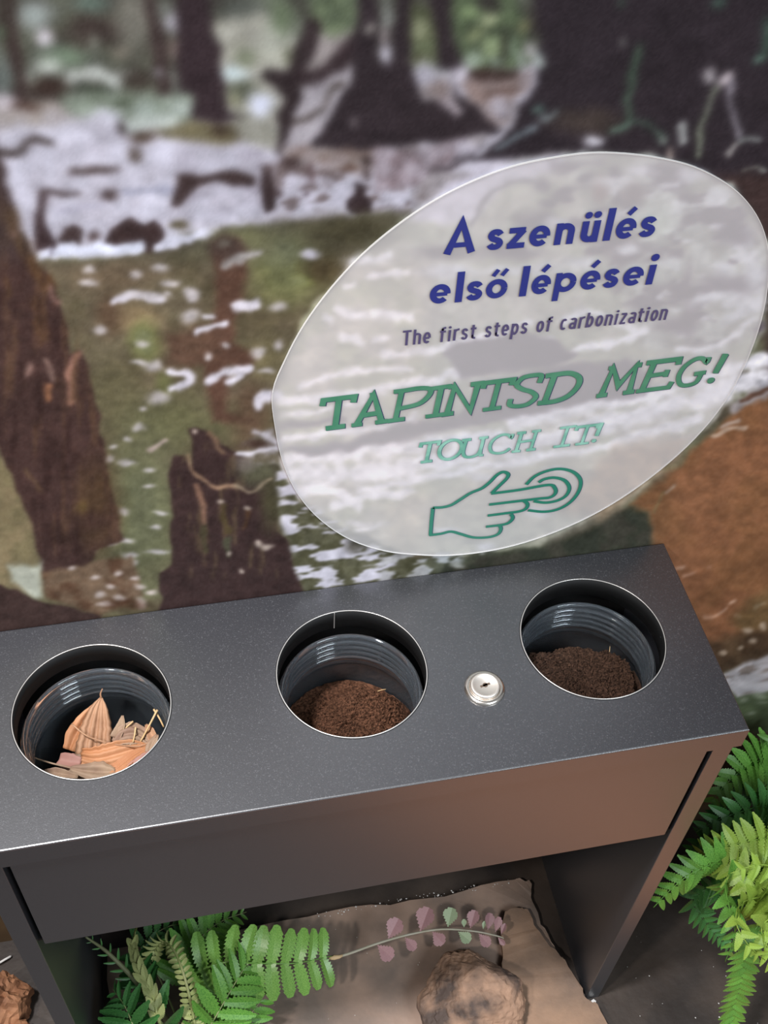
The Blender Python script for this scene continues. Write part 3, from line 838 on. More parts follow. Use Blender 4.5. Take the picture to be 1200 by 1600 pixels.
slab_o = [(-0.268, -0.036), (-0.15, -0.040), (0.0, -0.037), (0.12, -0.043), (0.232, -0.039), (0.25, -0.043), (0.246, -0.07), (0.248, -0.10), (0.257, -0.136), (0.268, -0.16),
          (0.273, -0.185), (0.276, -0.22), (0.27, -0.285), (-0.1, -0.288), (-0.25, -0.28), (-0.268, -0.2)]
slab = bmobj('ground_slab', rough_poly(slab_o, 0.0, 0.010, 0.0025, 5, 3), MT['slabd'])
tag(slab, 'dark brown plaster slab covering the ground under the black table', 'slab')
stone_o = [(0.207, -0.080), (0.222, -0.077), (0.235, -0.082), (0.239, -0.107), (0.246, -0.124), (0.262, -0.150), (0.2705, -0.18), (0.2735, -0.1975), (0.284, -0.206), (0.292, -0.235), (0.285, -0.27), (0.170, -0.275),
           (0.166, -0.21), (0.178, -0.165), (0.190, -0.133), (0.196, -0.10)]
fs = bmobj('flat_stone', rough_poly(stone_o, 0.008, 0.020, 0.0016, 4, 9), MT['slabl'])
tag(fs, 'flat tan sandstone plate lying against the table leg beside the large fern', 'stone')

# ------------------------------------------------------------------ display table
T = H
XE, YF, YB = 0.299, -0.194, -0.001
HX, HY, HR = (-0.2045, 0.0, 0.2035), -0.088, 0.060
table = empty('display_table', (0, -0.1, 0))
tag(table, 'black metal display table with three round openings and a lock', 'table')
TO = (0, -0.1, 0)


def tpart(name, bm, m, parent=table, smooth=False):
    for v in bm.verts:
        v.co -= Vector(TO)
    return bmobj(name, bm, m, parent, smooth)


# lid: top sheet with three holes, rounded edge, lip all round
bm = bmesh.new()
LIP = 0.025


def rect_loop(ins, z):
    x0, x1, y0, y1 = -XE + ins, XE - ins, YF + ins, YB - ins
    return [bm.verts.new(q) for q in ((x0, y0, z), (x1, y0, z), (x1, y1, z), (x0, y1, z))]


prof = [(0.0014, 0.0), (0.0007, -0.0002), (0.0002, -0.0007), (0.0, -0.0014), (0.0, -LIP), (0.002, -LIP), (0.002, -0.003)]
loops = [rect_loop(i_, T + z_) for i_, z_ in prof]
for a, b in zip(loops[:-1], loops[1:]):
    for k in range(4):
        bm.faces.new((a[k], b[k], b[(k + 1) % 4], a[(k + 1) % 4]))
edges = [bm.edges.get((loops[0][k], loops[0][(k + 1) % 4])) for k in range(4)]
for hx in HX:
    ring = [bm.verts.new((hx + HR * math.cos(2 * math.pi * k / 128), HY + HR * math.sin(2 * math.pi * k / 128), T)) for k in range(128)]
    for k in range(128):
        edges.append(bm.edges.new((ring[k], ring[(k + 1) % 128])))
bmesh.ops.triangle_fill(bm, use_beauty=True, use_dissolve=False, edges=edges, normal=(0, 0, 1))
bmesh.ops.recalc_face_normals(bm, faces=bm.faces)
for f in bm.faces:
    if abs(f.normal.z) > .999 and f.calc_center_median().z > T - 1e-4 and f.normal.z < 0:
        f.normal_flip()
lid = tpart('lid', bm, MT['metal'])
# collars lining the holes
for i, hx in enumerate(HX):
    v, f = lathe([(0.0600, T + 0.0004), (0.0612, T + 0.0004), (0.0612, T - 0.0215), (0.0600, T - 0.0215)], 128, True)
    c = obj('collar', [(a + hx, b, z) for a, b, z in [(q[0], q[1] + HY, q[2]) for q in v]], f, MT['inner'], table, True, TO)
    v, f = lathe([(0.05985, T + 0.0002), (0.0600, T + 0.0009), (0.0606, T + 0.0009), (0.0608, T + 0.0002)], 128, True)
    obj('cut_edge', [(q[0] + hx, q[1] + HY, q[2]) for q in v], f, MT['cut'], c, True, (0, 0, 0)).location = (0, 0.1, 0)
    if i == 1:
        bm = bmesh.new()
        box_bm(bm, -0.0042, -0.0036, HY + 0.0592, HY + 0.0602, T - 0.0213, T - 0.0004)
        s_ = bmobj('weld_seam', bm, MT['cut'], c)
        s_.location = (0.0, 0.1, 0)
bm = bmesh.new(); box_bm(bm, -0.2712, 0.2712, -0.1925, -0.1895, 0.4365, T - LIP + 0.0005, 0.0006)
tpart('front_panel', bm, MT['metal'])
for s in (-1, 1):
    bm = bmesh.new()
    x0, x1 = sorted((s * 0.2762, s * 0.2935))
    box_bm(bm, x0, x1, -0.1925, -0.0045, 0.0, T - LIP + 0.0006, 0.0007)
    tpart('side_leg', bm, MT['metal'])
bm = bmesh.new(); box_bm(bm, -0.2762, 0.2762, -0.0105, -0.0065, 0.0, T - 0.004)
tpart('back_panel', bm, MT['inner'])
bm = bmesh.new(); box_bm(bm, -0.2762, 0.2762, -0.1890, -0.0105, 0.4375, 0.4405)
tpart('bottom_panel', bm, MT['inner'])
# cam lock
lk = gz(757, 1076, T)
v, f = lathe([(0.0, T - 0.004), (0.0165, T - 0.004), (0.0165, T + 0.0005), (0.0155, T + 0.0022), (0.0128, T + 0.0030), (0.0120, T + 0.0022), (0.0120, T + 0.001)], 64)
lock = obj('lock', [(q[0] + lk.x, q[1] + lk.y, q[2]) for q in v], f, MT['chrome'], table, True, TO)
v, f = lathe([(0.0118, T + 0.001), (0.0118, T + 0.0048), (0.0112, T + 0.0056), (0.0098, T + 0.0058), (0.0093, T + 0.0052), (0.0, T + 0.0052)], 64)
cyl = obj('lock_cylinder', [(q[0] + lk.x, q[1] + lk.y, q[2]) for q in v], f, MT['satin'], lock, True, TO)
bm = bmesh.new()
box_bm(bm, -0.0042, 0.0042, -0.0009, 0.0009, T + 0.0051, T + 0.0055)
bmesh.ops.create_cone(bm, cap_ends=True, segments=20, radius1=0.0020, radius2=0.0020, depth=0.0004, matrix=Matrix.Translation((0, 0, T + 0.0053)))
bmesh.ops.rotate(bm, cent=(0, 0, 0), matrix=Matrix.Rotation(math.radians(12), 3, 'Z'), verts=bm.verts)
bmesh.ops.translate(bm, vec=(lk.x, lk.y, 0), verts=bm.verts)
for v_ in bm.verts: v_.co -= Vector(TO)
bmobj('keyhole', bm, MT['slot'], lock)

# ------------------------------------------------------------------ glass jars
jar_prof = [(0.0, 0.4415), (0.056, 0.4415), (0.063, 0.444), (0.066, 0.450), (0.066, 0.530), (0.0645, 0.538), (0.0600, 0.545), (0.0588, 0.549)]
NR = 4
for k in range(NR):
    z = 0.5525 + k * 0.0070
    jar_prof += [(0.0586 + 0.0022 * math.sin(math.pi * q / 6), z + 0.0048 * q / 6) for q in range(7)]
jar_prof += [(0.0586, 0.5805)] + [(0.0571 + 0.0021 * math.cos(math.pi * q / 10), 0.5818 + 0.0030 * math.sin(math.pi * q / 10)) for q in range(11)] + [(0.0556, 0.5805)]
for k in range(NR):
    z = 0.5525 + (NR - 1 - k) * 0.0070
    jar_prof += [(0.0556 - 0.0022 * math.sin(math.pi * q / 6), z + 0.0048 * q / 6) for q in range(6, -1, -1)]
jar_prof += [(0.0556, 0.547), (0.0570, 0.542), (0.0605, 0.536), (0.0615, 0.528), (0.0615, 0.453), (0.059, 0.448), (0.0, 0.447)]
jl = ['clear glass jar with a threaded neck holding dry tan leaves', 'clear glass jar with a threaded neck holding reddish brown peat',
      'clear glass jar with a threaded neck holding the darkest peat, at the table end']
jv, jf = lathe([(r, z - 0.4415) for r, z in jar_prof], 96)
jar_me = None
for hx, lab in zip(HX, jl):
    if jar_me is None:
        o = obj('glass_jar', jv, jf, MT['glass'], None, True)
        jar_me = o.data
    else:
        o = link('glass_jar', jar_me, MT['glass'])
    o.location = (hx, HY, 0.4410)
    tag(o, lab, 'jar', 'threaded glass jars in the table')


# ------------------------------------------------------------------ soil
def soil(name, cx, hfun, m, seed, label, rmax=0.0605, zb=0.4505):
    rnd = random.Random(seed)
    vs, fcs = [], []
    nr, na = 46, 150
    vs.append((cx, HY, hfun(0, 0)))
    for i in range(1, nr + 1):
        for k in range(na):
            r = rmax * i / nr
            a = 2 * math.pi * k / na
            x, y = r * math.cos(a), r * math.sin(a)
            z = hfun(x, y) + rnd.uniform(-1, 1) * 0.0011
            if r > .048: z = min(z, .532)
            vs.append((cx + x + rnd.uniform(-.0004, .0004) * (i < nr), HY + y + rnd.uniform(-.0004, .0004) * (i < nr), max(z, zb + .001)))
    for k in range(na):
        fcs.append((0, 1 + k, 1 + (k + 1) % na))
    for i in range(nr - 1):
        for k in range(na):
            a, b = 1 + i * na + k, 1 + i * na + (k + 1) % na
            fcs.append((a, a + na, b + na, b))
    base = len(vs)
    for k in range(na):
        a = 2 * math.pi * k / na
        vs.append((cx + rmax * .96 * math.cos(a), HY + rmax * .96 * math.sin(a), zb))
    for k in range(na):
        k2 = (k + 1) % na
        fcs.append((1 + (nr - 1) * na + k, base + k, base + k2, 1 + (nr - 1) * na + k2))
    fcs.append(tuple(range(base + na - 1, base - 1, -1)))
    # crumbs and fibres
    for _ in range(2600):
        r = rmax * .95 * math.sqrt(rnd.random()); a = rnd.uniform(0, 6.283)
        x, y = r * math.cos(a), r * math.sin(a)
        z = hfun(x, y)
        if r > .047: continue
        s = rnd.uniform(0.0006, 0.0019)
        b = len(vs)
        R_ = Matrix.Rotation(rnd.uniform(0, 6), 3, 'X') @ Matrix.Rotation(rnd.uniform(0, 6), 3, 'Z')
        el = rnd.choice((1, 1, 1.6, 2.6))
        for q in ((el, 0, 0), (-el, 0, 0), (0, 1, 0), (0, -1, 0), (0, 0, 1), (0, 0, -1)):
            w_ = R_ @ Vector(q) * s * .75
            vs.append((cx + x + w_.x, HY + y + w_.y, z + w_.z + s * .4))
        for t in ((0, 2, 4), (2, 1, 4), (1, 3, 4), (3, 0, 4), (2, 0, 5), (1, 2, 5), (3, 1, 5), (0, 3, 5)):
            fcs.append(tuple(b + q for q in t))
    o = obj(name, vs, fcs, m, None, False, (cx, HY, zb))
    o.location = (cx, HY, zb - .0025)
    tag(o, label, 'soil', None, 'stuff')
    return o


def n2(x, y, s, seed):
    return float(fbm(np.array([x * s + 50.]), np.array([y * s + 50.]), seed, 3)[0]) - .5


def mound2(x, y):
    d = math.hypot((x - .014) / .047, (y - .004) / .043)
    return 0.509 + 0.038 * max(0, 1 - d ** 2.2) + 0.008 * n2(x, y, 70, 5)


def mound3(x, y):
    # broad heap: high at the front, falling towards the back of the jar
    e = y - (0.046 - 0.55 * max(0, x - .012) - 0.010 * n2(x, 0, 90, 3))
    k = max(0.0, min(1.0, -e / 0.016))
    return 0.505 + 0.050 * (k * k * (3 - 2 * k)) + 0.012 * n2(x, y, 75, 8)


soil('soil', HX[1], mound2, MT['soil'], 3, 'reddish brown crumbly peat heaped in the jar between the other two jars')
soil('soil', HX[2], mound3, MT['soil2'], 4, 'darkest brown peat filling the jar at the end of the table')
# a pair of loose straws in the peat
def straw(u0, v0, u1, v1, z0, z1, r, label, m='straw', name='straw_stem', mid=None):
    a, b = gz(u0, v0, z0), gz(u1, v1, z1)
    pts = [a, a.lerp(b, .5) + Vector((0.0004, 0, 0.0006)), b] if mid is None else [a, gz(*mid), b]
    pts = smooth_path(pts, 4)
    v, f = tube(pts, [r * (1 - .25 * i / len(pts)) for i in range(len(pts))], 6)
    o = obj(name, v, f, MT[m], None, True, a)
    o.location = a
    return tag(o, label, 'straw')


straw(949, 1037, 953, 1010, 0.549, 0.553, 0.0004, 'thin tan straw sticking out of the dark peat')
straw(590, 1080, 603, 1077, 0.548, 0.549, 0.0004, 'short tan straw lying on the reddish brown peat')


# ------------------------------------------------------------------ dry leaves in the first jar
def leaf(name, pts, widths, m, label, side=(1, 0, 0), fold=0.25, pleats=3, cat='leaf', curl=0.0, seed=0, stem=None, thick=0.0005):
    """a dry leaf: centre line through pts, half widths, pleated across"""
    rnd = random.Random(seed + 100)
    C = smooth_path(pts, 6)
    n = len(C)
    wv = smooth_path([(w,) for w in widths], 12)
    sd = Vector(side).normalized()
    vs, fcs = [], []
    NC = 17
    for i, c in enumerate(C):
        t = i / (n - 1)
        w = float(wv[min(len(wv) - 1, int(t * (len(wv) - 1)))][0]) * (1 + rnd.uniform(-.07, .07))
        tan = Vector(C[min(i + 1, n - 1)] - C[max(i - 1, 0)]).normalized()
        s_ = (sd - tan * sd.dot(tan)).normalized()
        nn = s_.cross(tan).normalized()
        for k in range(NC):
            x = -1 + 2 * k / (NC - 1)
            h = -fold * abs(x) * w + math.cos(x * pleats * math.pi) * w * .14 + curl * x * x * w
            vs.append(Vector(c) + s_ * (x * w) + nn * h)
    for i in range(n - 1):
        for k in range(NC - 1):
            a = i * NC + k
            fcs.append((a, a + 1, a + NC + 1, a + NC))
    o = obj(name, vs, fcs, MT[m], None, True, C[0])
    o.location = Vector(C[0])
    sm = o.modifiers.new('thickness', 'SOLIDIFY')
    sm.thickness = thick
    sm.offset = 0
    if stem:
        sp = smooth_path(stem, 5)
        v, f = tube(sp, [0.0009 - 0.0004 * i / len(sp) for i in range(len(sp))], 6)
        obj('stem', v, f, MT[m], o, True, C[0])
    return tag(o, label, cat)


G = gz
leaf('dried_leaf', [G(158, 1090, .562), G(154, 1112, .556), G(150, 1145, .549), G(146, 1180, .542)], [.0012, .0085, .0135, .0150], 'leafdry', 'tall pleated tan leaf standing with its pointed stem up in the jar',
     side=(1, .1, 0), fold=.18, pleats=4, stem=[G(158, 1090, .562), G(157, 1084, .565), G(160, 1076, .568)], seed=1)
leaf('dried_leaf', [G(148, 1100, .556), G(132, 1125, .549), G(117, 1150, .543), G(108, 1172, .538)], [.0012, .0062, .0075, .0050], 'leafdry2', 'orange brown curled leaf leaning on the tall pleated leaf',
     side=(1, .3, .2), fold=.35, pleats=2, seed=2)
leaf('dried_leaf', [G(146, 1128, .548), G(136, 1150, .544), G(122, 1174, .540)], [.001, .004, .0032], 'leafdry', 'narrow folded tan leaf strip beside the orange brown curled leaf', side=(1, .3, .1), fold=.4, pleats=1, seed=3)
leaf('dried_leaf', [G(126, 1182, .546), G(150, 1186, .549), G(178, 1180, .551), G(205, 1172, .551), G(232, 1168, .549)], [.006, .010, .0105, .0085, .003], 'leafdry2',
     'broad orange leaf lying across the front of the jar', side=(0, 1, .35), fold=.12, pleats=3, seed=4)
leaf('dried_leaf', [G(236, 1166, .553), G(212, 1178, .554), G(188, 1196, .553), G(170, 1210, .551)], [.0012, .0042, .0060, .0066], 'leafdry2', 'pleated bright orange leaf fan with a fold towards the jar rim', side=(.4, 1, 0), fold=.1, pleats=4, seed=5)
leaf('dried_leaf', [G(238, 1178, .556), G(222, 1190, .556), G(200, 1206, .554)], [.004, .0062, .0070], 'leafpink', 'salmon pink leaf piece tucked under the pleated orange leaf fan', side=(.5, 1, 0), fold=.1, pleats=2, seed=6)
leaf('dried_leaf', [G(92, 1186, .545), G(108, 1190, .546), G(126, 1192, .546)], [.005, .0068, .004], 'leafpink', 'small flat pinkish brown leaf piece at the dark side of the jar', side=(0, 1, .1), fold=.08, pleats=1, seed=7)
leaf('dried_leaf', [G(110, 1200, .552), G(132, 1204, .553), G(158, 1206, .553), G(180, 1206, .552)], [.0015, .006, .0085, .003], 'leafdry3', 'grey brown leaf with a long thin stalk lying lowest in the heap',
     side=(0, 1, .2), fold=.15, pleats=2, seed=8, stem=[G(112, 1200, .552), G(75, 1191, .549), G(37, 1178, .546)])
leaf('dried_leaf', [G(68, 1206, .552), G(90, 1208, .553), G(122, 1214, .553)], [.0015, .0038, .0015], 'leafdry3', 'slim rolled grey brown leaf along the jar wall', side=(0, 1, .2), fold=.5, pleats=1, seed=9)
leaf('dried_leaf', [G(178, 1162, .550), G(190, 1150, .555), G(205, 1146, .556), G(220, 1150, .553), G(232, 1160, .550)], [.004, .0085, .0095, .0075, .004], 'leafdry3', 'crumpled greyish tan leaf with torn edges on top of the heap',
     side=(.2, 1, .3), fold=.3, pleats=3, curl=.4, seed=10)
leaf('dried_leaf', [G(192, 1118, .560), G(190, 1136, .556), G(182, 1154, .551)], [.001, .0042, .005], 'leafdry3', 'twisted upright tan leaf curl beside the crumpled leaf', side=(1, .2, .5), fold=.5, pleats=1, seed=11)
leaf('dried_leaf', [G(228, 1132, .554), G(236, 1146, .553), G(242, 1162, .551)], [.001, .0040, .0032], 'leafdry', 'small curved tan leaf under the crossing straws', side=(1, .2, .2), fold=.4, pleats=1, seed=12)
leaf('dried_leaf', [G(246, 1148, .556), G(238, 1162, .556), G(232, 1176, .555)], [.0015, .0045, .003], 'leafdry3', 'torn grey leaf scrap pressed against the jar wall', side=(1, .2, .2), fold=.3, pleats=2, seed=13)
leaf('dried_leaf', [(-0.247, -0.09, .503), (-0.222, -0.09, .508), (-0.19, -0.09, .512), (-0.166, -0.092, .510)], [.008, .018, .020, .009], 'leafdry3', 'broad dull brown leaf forming the bottom layer in the jar', side=(0, 1, .1), fold=.15, pleats=3, seed=14)
leaf('dried_leaf', [(-0.245, -0.07, .494), (-0.21, -0.065, .499), (-0.165, -0.07, .496)], [.008, .020, .012], 'leafdry3', 'dark brown leaf lying deep at the back of the jar', side=(0, 1, .1), fold=.15, pleats=2, seed=15)
leaf('dried_leaf', [(-0.235, -0.115, .516), (-0.20, -0.120, .524), (-0.165, -0.112, .520)], [.008, .016, .010], 'leafdry', 'tan leaf supporting the heap from below', side=(0, 1, .1), fold=.15, pleats=2, seed=16)
straw(246, 1109, 219, 1160, 0.566, 0.552, 0.0010, 'bright yellow straw leaning against the jar neck')
straw(240, 1108, 256, 1136, 0.564, 0.556, 0.0009, 'short yellow straw crossing behind the leaning straw')
straw(208, 1127, 196, 1138, 0.562, 0.557, 0.0008, 'stubby yellow straw end poking out of the crumpled leaf')
straw(112, 1131, 172, 1162, 0.556, 0.553, 0.0008, 'long pale brown twig lying across the tall pleated leaf', 'leafdry', 'twig', (136, 1150, .555))
straw(172, 1162, 248, 1148, 0.554, 0.556, 0.0006, 'thin curved brown twig running to the jar wall', 'leafdry', 'twig', (218, 1166, .556))
straw(212, 1136, 208, 1160, 0.560, 0.554, 0.0008, 'short upright yellow straw in the crumpled leaf')

# ------------------------------------------------------------------ sign on the wall
YS = -0.0015
sign = empty('wall_sign', (0.1345, YS, 0.828))
tag(sign, 'round translucent white sign with blue and green lettering on the mural', 'sign')
SO = (0.1345, YS, 0.828)
edge_px = [(425, 612), (429, 665), (442, 722), (466, 772), (502, 812), (548, 842), (600, 859), (650, 865), (705, 866), (770, 858), (835, 841), (905, 813), (968, 778), (1030, 733), (1085, 683), (1130, 628),
           (1164, 566), (1188, 500), (1199, 440), (1200, 395), (1190, 352), (1168, 315), (1135, 285), (1085, 259), (1030, 245), (975, 238), (920, 237), (860, 245), (800, 258), (740, 280), (680, 310), (620, 350),
           (565, 396), (515, 450), (474, 506), (445, 560)]
ep = [wl(*q) for q in edge_px]
ew = smooth_path(ep[-2:] + ep + ep[:2], 4)[8:8 + 4 * len(ep)]
bm = bmesh.new()
fr = [bm.verts.new((q[0], YS, q[1])) for q in ew]
bm.faces.new(fr)
for v in bm.verts: v.co -= Vector(SO)
bmobj('film', bm, MT['veil'], sign)
vs, fcs = [], []
cx_, cz_ = 0.1345, 0.828
for q in ew:
    d = Vector((q[0] - cx_, q[1] - cz_)).normalized()
    for (o_, y_) in ((0.0, -0.0001), (0.0, YS - .0002), (-0.0004, YS - .0002), (-0.0004, YS)):
        vs.append((q[0] + d.x * o_, y_, q[1] + d.y * o_))
n = len(ew)
for i in range(n):
    j = (i + 1) % n
    for k in range(3):
        fcs.append((i * 4 + k, j * 4 + k, j * 4 + k + 1, i * 4 + k + 1))
obj('rim', vs, fcs, MT['acryl_edge'], sign, False, SO)


# strokes --------------------------------------------------------------
def ribbon(pts, w, vs, fcs, y, closed=False):
    """flat stroke of width w along 2-D points (x, z), mitred"""
    P = [np.array(q, float) for q in pts]
    Q = [P[0]]
    for q in P[1:]:
        if np.linalg.norm(q - Q[-1]) > 1e-6: Q.append(q)
    P = Q
    n = len(P)
    b = len(vs)
    y = y - 0.000004 * (len(fcs) % 60)
    for i in range(n):
        if closed:
            t0, t1 = P[i] - P[i - 1], P[(i + 1) % n] - P[i]
        else:
            t0 = P[i] - P[i - 1] if i else P[1] - P[0]
            t1 = P[i + 1] - P[i] if i < n - 1 else P[-1] - P[-2]
        t0 = t0 / np.linalg.norm(t0); t1 = t1 / np.linalg.norm(t1)
        m = t0 + t1
        if np.linalg.norm(m) < 1e-3: m = t0
        m = m / np.linalg.norm(m)
        nn = np.array([-m[1], m[0]])
        k = w / 2 / max(0.45, float(m @ t0))
        for s in (1, -1):
            q = P[i] + nn * k * s
            vs.append((q[0], y, q[1]))
    rng = n if closed else n - 1
    for i in range(rng):
        j = (i + 1) % n
        fcs.append((b + 2 * i, b + 2 * j, b + 2 * j + 1, b + 2 * i + 1))


def disc(c, r, vs, fcs, y):
    b = len(vs)
    y = y - 0.000004 * (len(fcs) % 60)
    for k in range(16):
        vs.append((c[0] + r * math.cos(k * math.pi / 8), y, c[1] + r * math.sin(k * math.pi / 8)))
    fcs.append(tuple(range(b, b + 16)))


def arc(cx, cy, rx, ry, a0, a1, n=18):
    return [(cx + rx * math.cos(math.radians(a0 + (a1 - a0) * k / n)), cy + ry * math.sin(math.radians(a0 + (a1 - a0) * k / n))) for k in range(n + 1)]


def glyph(ch, Wd, xh, cap, w):
    """sans-serif skeleton strokes in a box Wd wide; returns (strokes, dots)"""
    h = w / 2
    L, R, B_, T_ = h, Wd - h, h, xh - h
    cx, rx, cy, ry = Wd / 2, Wd / 2 - h, xh / 2, xh / 2 - h
    acc = []
    base = {'é': 'e', 'ü': 'u', 'ő': 'o'}.get(ch, ch)
    S, D = [], []
    if base == 'e':
        S = [[(L + .02 * Wd, cy - .02 * xh), (R, cy - .02 * xh)], arc(cx, cy, rx, ry, -3, 315, 30)]
    elif base == 'o':
        S = [arc(cx, cy, rx, ry, 0, 360, 36)]
    elif base == 'c':
        S = [arc(cx, cy, rx, ry, 48, 312, 28)]
    elif base == 's':
        u = [(.95, .80), (.76, .95), (.5, 1.0), (.22, .95), (.08, .76), (.24, .58), (.52, .5), (.80, .41), (.95, .24), (.80, .05), (.5, 0), (.22, .04), (.03, .19)]
        S = [smooth_path([(L + a * (R - L), B_ + b * (T_ - B_)) for a, b in u], 4)]
    elif base == 'z':
        S = [[(h * .5, T_), (R + h * .4, T_)], [(R, T_), (L, B_)], [(h * .3, B_), (R + h * .6, B_)]]
    elif base == 'n':
        S = [[(L, 0), (L, xh)], [(L, cy)] + arc(cx, xh - rx - h, rx, rx, 170, 0, 14) + [(R, 0)]]
    elif base == 'h':
        S = [[(L, 0), (L, cap)], [(L, cy)] + arc(cx, xh - rx - h, rx, rx, 170, 0, 14) + [(R, 0)]]
    elif base == 'u':
        S = [[(R, 0), (R, xh)], [(L, xh), (L, rx + h)] + arc(cx, rx + h, rx, rx, 180, 350, 14)]
    elif base == 'l':
        S = [[(Wd / 2, 0), (Wd / 2, cap * 1.03)]]
    elif base == 'i':
        S = [[(Wd / 2, 0), (Wd / 2, xh)]]
        D = [((Wd / 2, xh + w * 1.15), w * .60)]
    elif base == 'p':
        S = [[(L, -cap * .28), (L, xh)], arc(cx, cy, rx, ry, 0, 360, 36)]
    elif base == 'b':
        S = [[(L, 0), (L, cap)], arc(cx, cy, rx, ry, 0, 360, 36)]
    elif base == 'a':
        S = [[(R, 0), (R, cy + ry * .2)] + arc(cx, xh - rx - h, rx, rx, 0, 150, 12), arc(cx - .02 * Wd, xh * .30, rx, xh * .30 - h, 20, 340, 28)]
    elif base == 'r':
        S = [[(L, 0), (L, xh)], [(L, cy)] + arc(Wd * .95, xh - Wd * .75 - h * .2, Wd * .75, Wd * .7, 170, 85, 8)]
    elif base == 't':
        S = [[(Wd * .42, cap * .95), (Wd * .42, h * 2.6)] + arc(Wd * .42 + h * 2.2, h * 2.8, h * 2.2, h * 1.8, 180, 275, 6), [(0, xh - h), (Wd, xh - h)]]
    elif base == 'f':
        S = [[(Wd * .40, 0), (Wd * .40, cap - h * 3)] + arc(Wd * .40 + h * 2.2, cap - h * 3.2, h * 2.2, h * 2.2, 180, 80, 6), [(0, xh - h), (Wd, xh - h)]]
    elif base == 'T':
        S = [[(Wd / 2, 0), (Wd / 2, cap)], [(0, cap - h), (Wd, cap - h)]]
    elif base == 'A':
        S = [[(h * .8, 0), (Wd / 2, cap - h * .3), (Wd - h * .8, 0)], [(Wd * .22, cap * .27), (Wd * .78, cap * .27)]]
    if ch == 'é':
        S.append([(Wd * .46, xh + w * .50), (Wd * .74, xh + w * 1.5)])
    if ch == 'ü':
        D += [((Wd * .26, xh + w * .9), w * .52), ((Wd * .74, xh + w * .9), w * .52)]
    if ch == 'ő':
        S += [[(Wd * .26, xh + w * .48), (Wd * .46, xh + w * 1.5)], [(Wd * .64, xh + w * .48), (Wd * .86, xh + w * 1.5)]]
    return S, D


YL = YS - 0.0006


def text_line(name, items, zb, xh, cap, w, m, label):
    vs, fcs = [], []
    for ch, x0, x1 in items:
        S, D = glyph(ch, x1 - x0, xh, cap, w)
        for n_, st in enumerate(S):
            k_ = 1.0
            if w > 0.003:                        # bold line: lighter curves and bars keep the counters open
                if ch in 'eé': k_ = .62 if n_ == 0 else .86
                elif ch in 'soőpz': k_ = .86
                elif ch in 'nü': k_ = .92
                if ch in 'éő' and len(st) == 2 and n_ > 0: k_ = .62 if ch == 'ő' else .72
                if ch == 'A' and n_ == 1: k_ = .75
            ribbon([(x0 + q[0], zb + q[1]) for q in st], w * k_, vs, fcs, YL)
        for c, r in D:
            disc((x0 + c[0], zb + c[1]), r, vs, fcs, YL)
    o = obj(name, vs, fcs, MT[m], sign, False, SO)
    o['label'] = label


def zx(zx_, k0, k1, y0, y1, s=2.609, ox=600, oy=300):
    """baseline x of a zoomed pixel -> wall x"""
    t = (zx_ - k0) / (k1 - k0)
    return wl(ox + zx_ / s, oy + (y0 + (y1 - y0) * t) / s)[0]


l1 = [('A', 240, 365), ('s', 407, 482), ('z', 490, 572), ('e', 580, 668), ('n', 686, 766), ('ü', 790, 866), ('l', 886, 919), ('é', 932, 1018), ('s', 1026, 1100)]
text_line('lettering', [(c, zx(a, 240, 1100, 250, 162), zx(b, 240, 1100, 250, 162)) for c, a, b in l1], 0.9515, 0.0168, 0.0245, 0.0050, 'ink_navy', 'bold dark blue words A szenülés')
l2 = [('e', 178, 266), ('l', 282, 316), ('s', 324, 398), ('ő', 405, 496), ('l', 544, 577), ('é', 590, 672), ('p', 684, 775), ('é', 788, 872), ('s', 880, 950), ('e', 962, 1048), ('i', 1060, 1093)]
text_line('lettering', [(c, zx(a, 178, 1095, 452, 355), zx(b, 178, 1095, 452, 355)) for c, a, b in l2], 0.9115, 0.0168, 0.0245, 0.0050, 'ink_navy', 'bold dark blue words első lépései')
txt = 'The first steps of carbonization'
wd = {'T': .95, 'h': .86, 'e': .84, 'f': .62, 'i': .42, 'r': .62, 's': .80, 't': .62, 'p': .86, 'o': .86, 'c': .82, 'a': .84, 'b': .86, 'n': .86, 'z': .78, ' ': .52}
gap = .24
tot = sum(wd[c] for c in txt) + gap * (len(txt) - 1)
x = 0.0436
k = (0.2360 - 0.0436) / tot
it = []
for c in txt:
    if c != ' ': it.append((c, x, x + wd[c] * k))
    x += (wd[c] + gap) * k
text_line('lettering', it, 0.8778, 0.0102, 0.0134, 0.0018, 'ink_grey', 'thin slate grey words The first steps of carbonization')


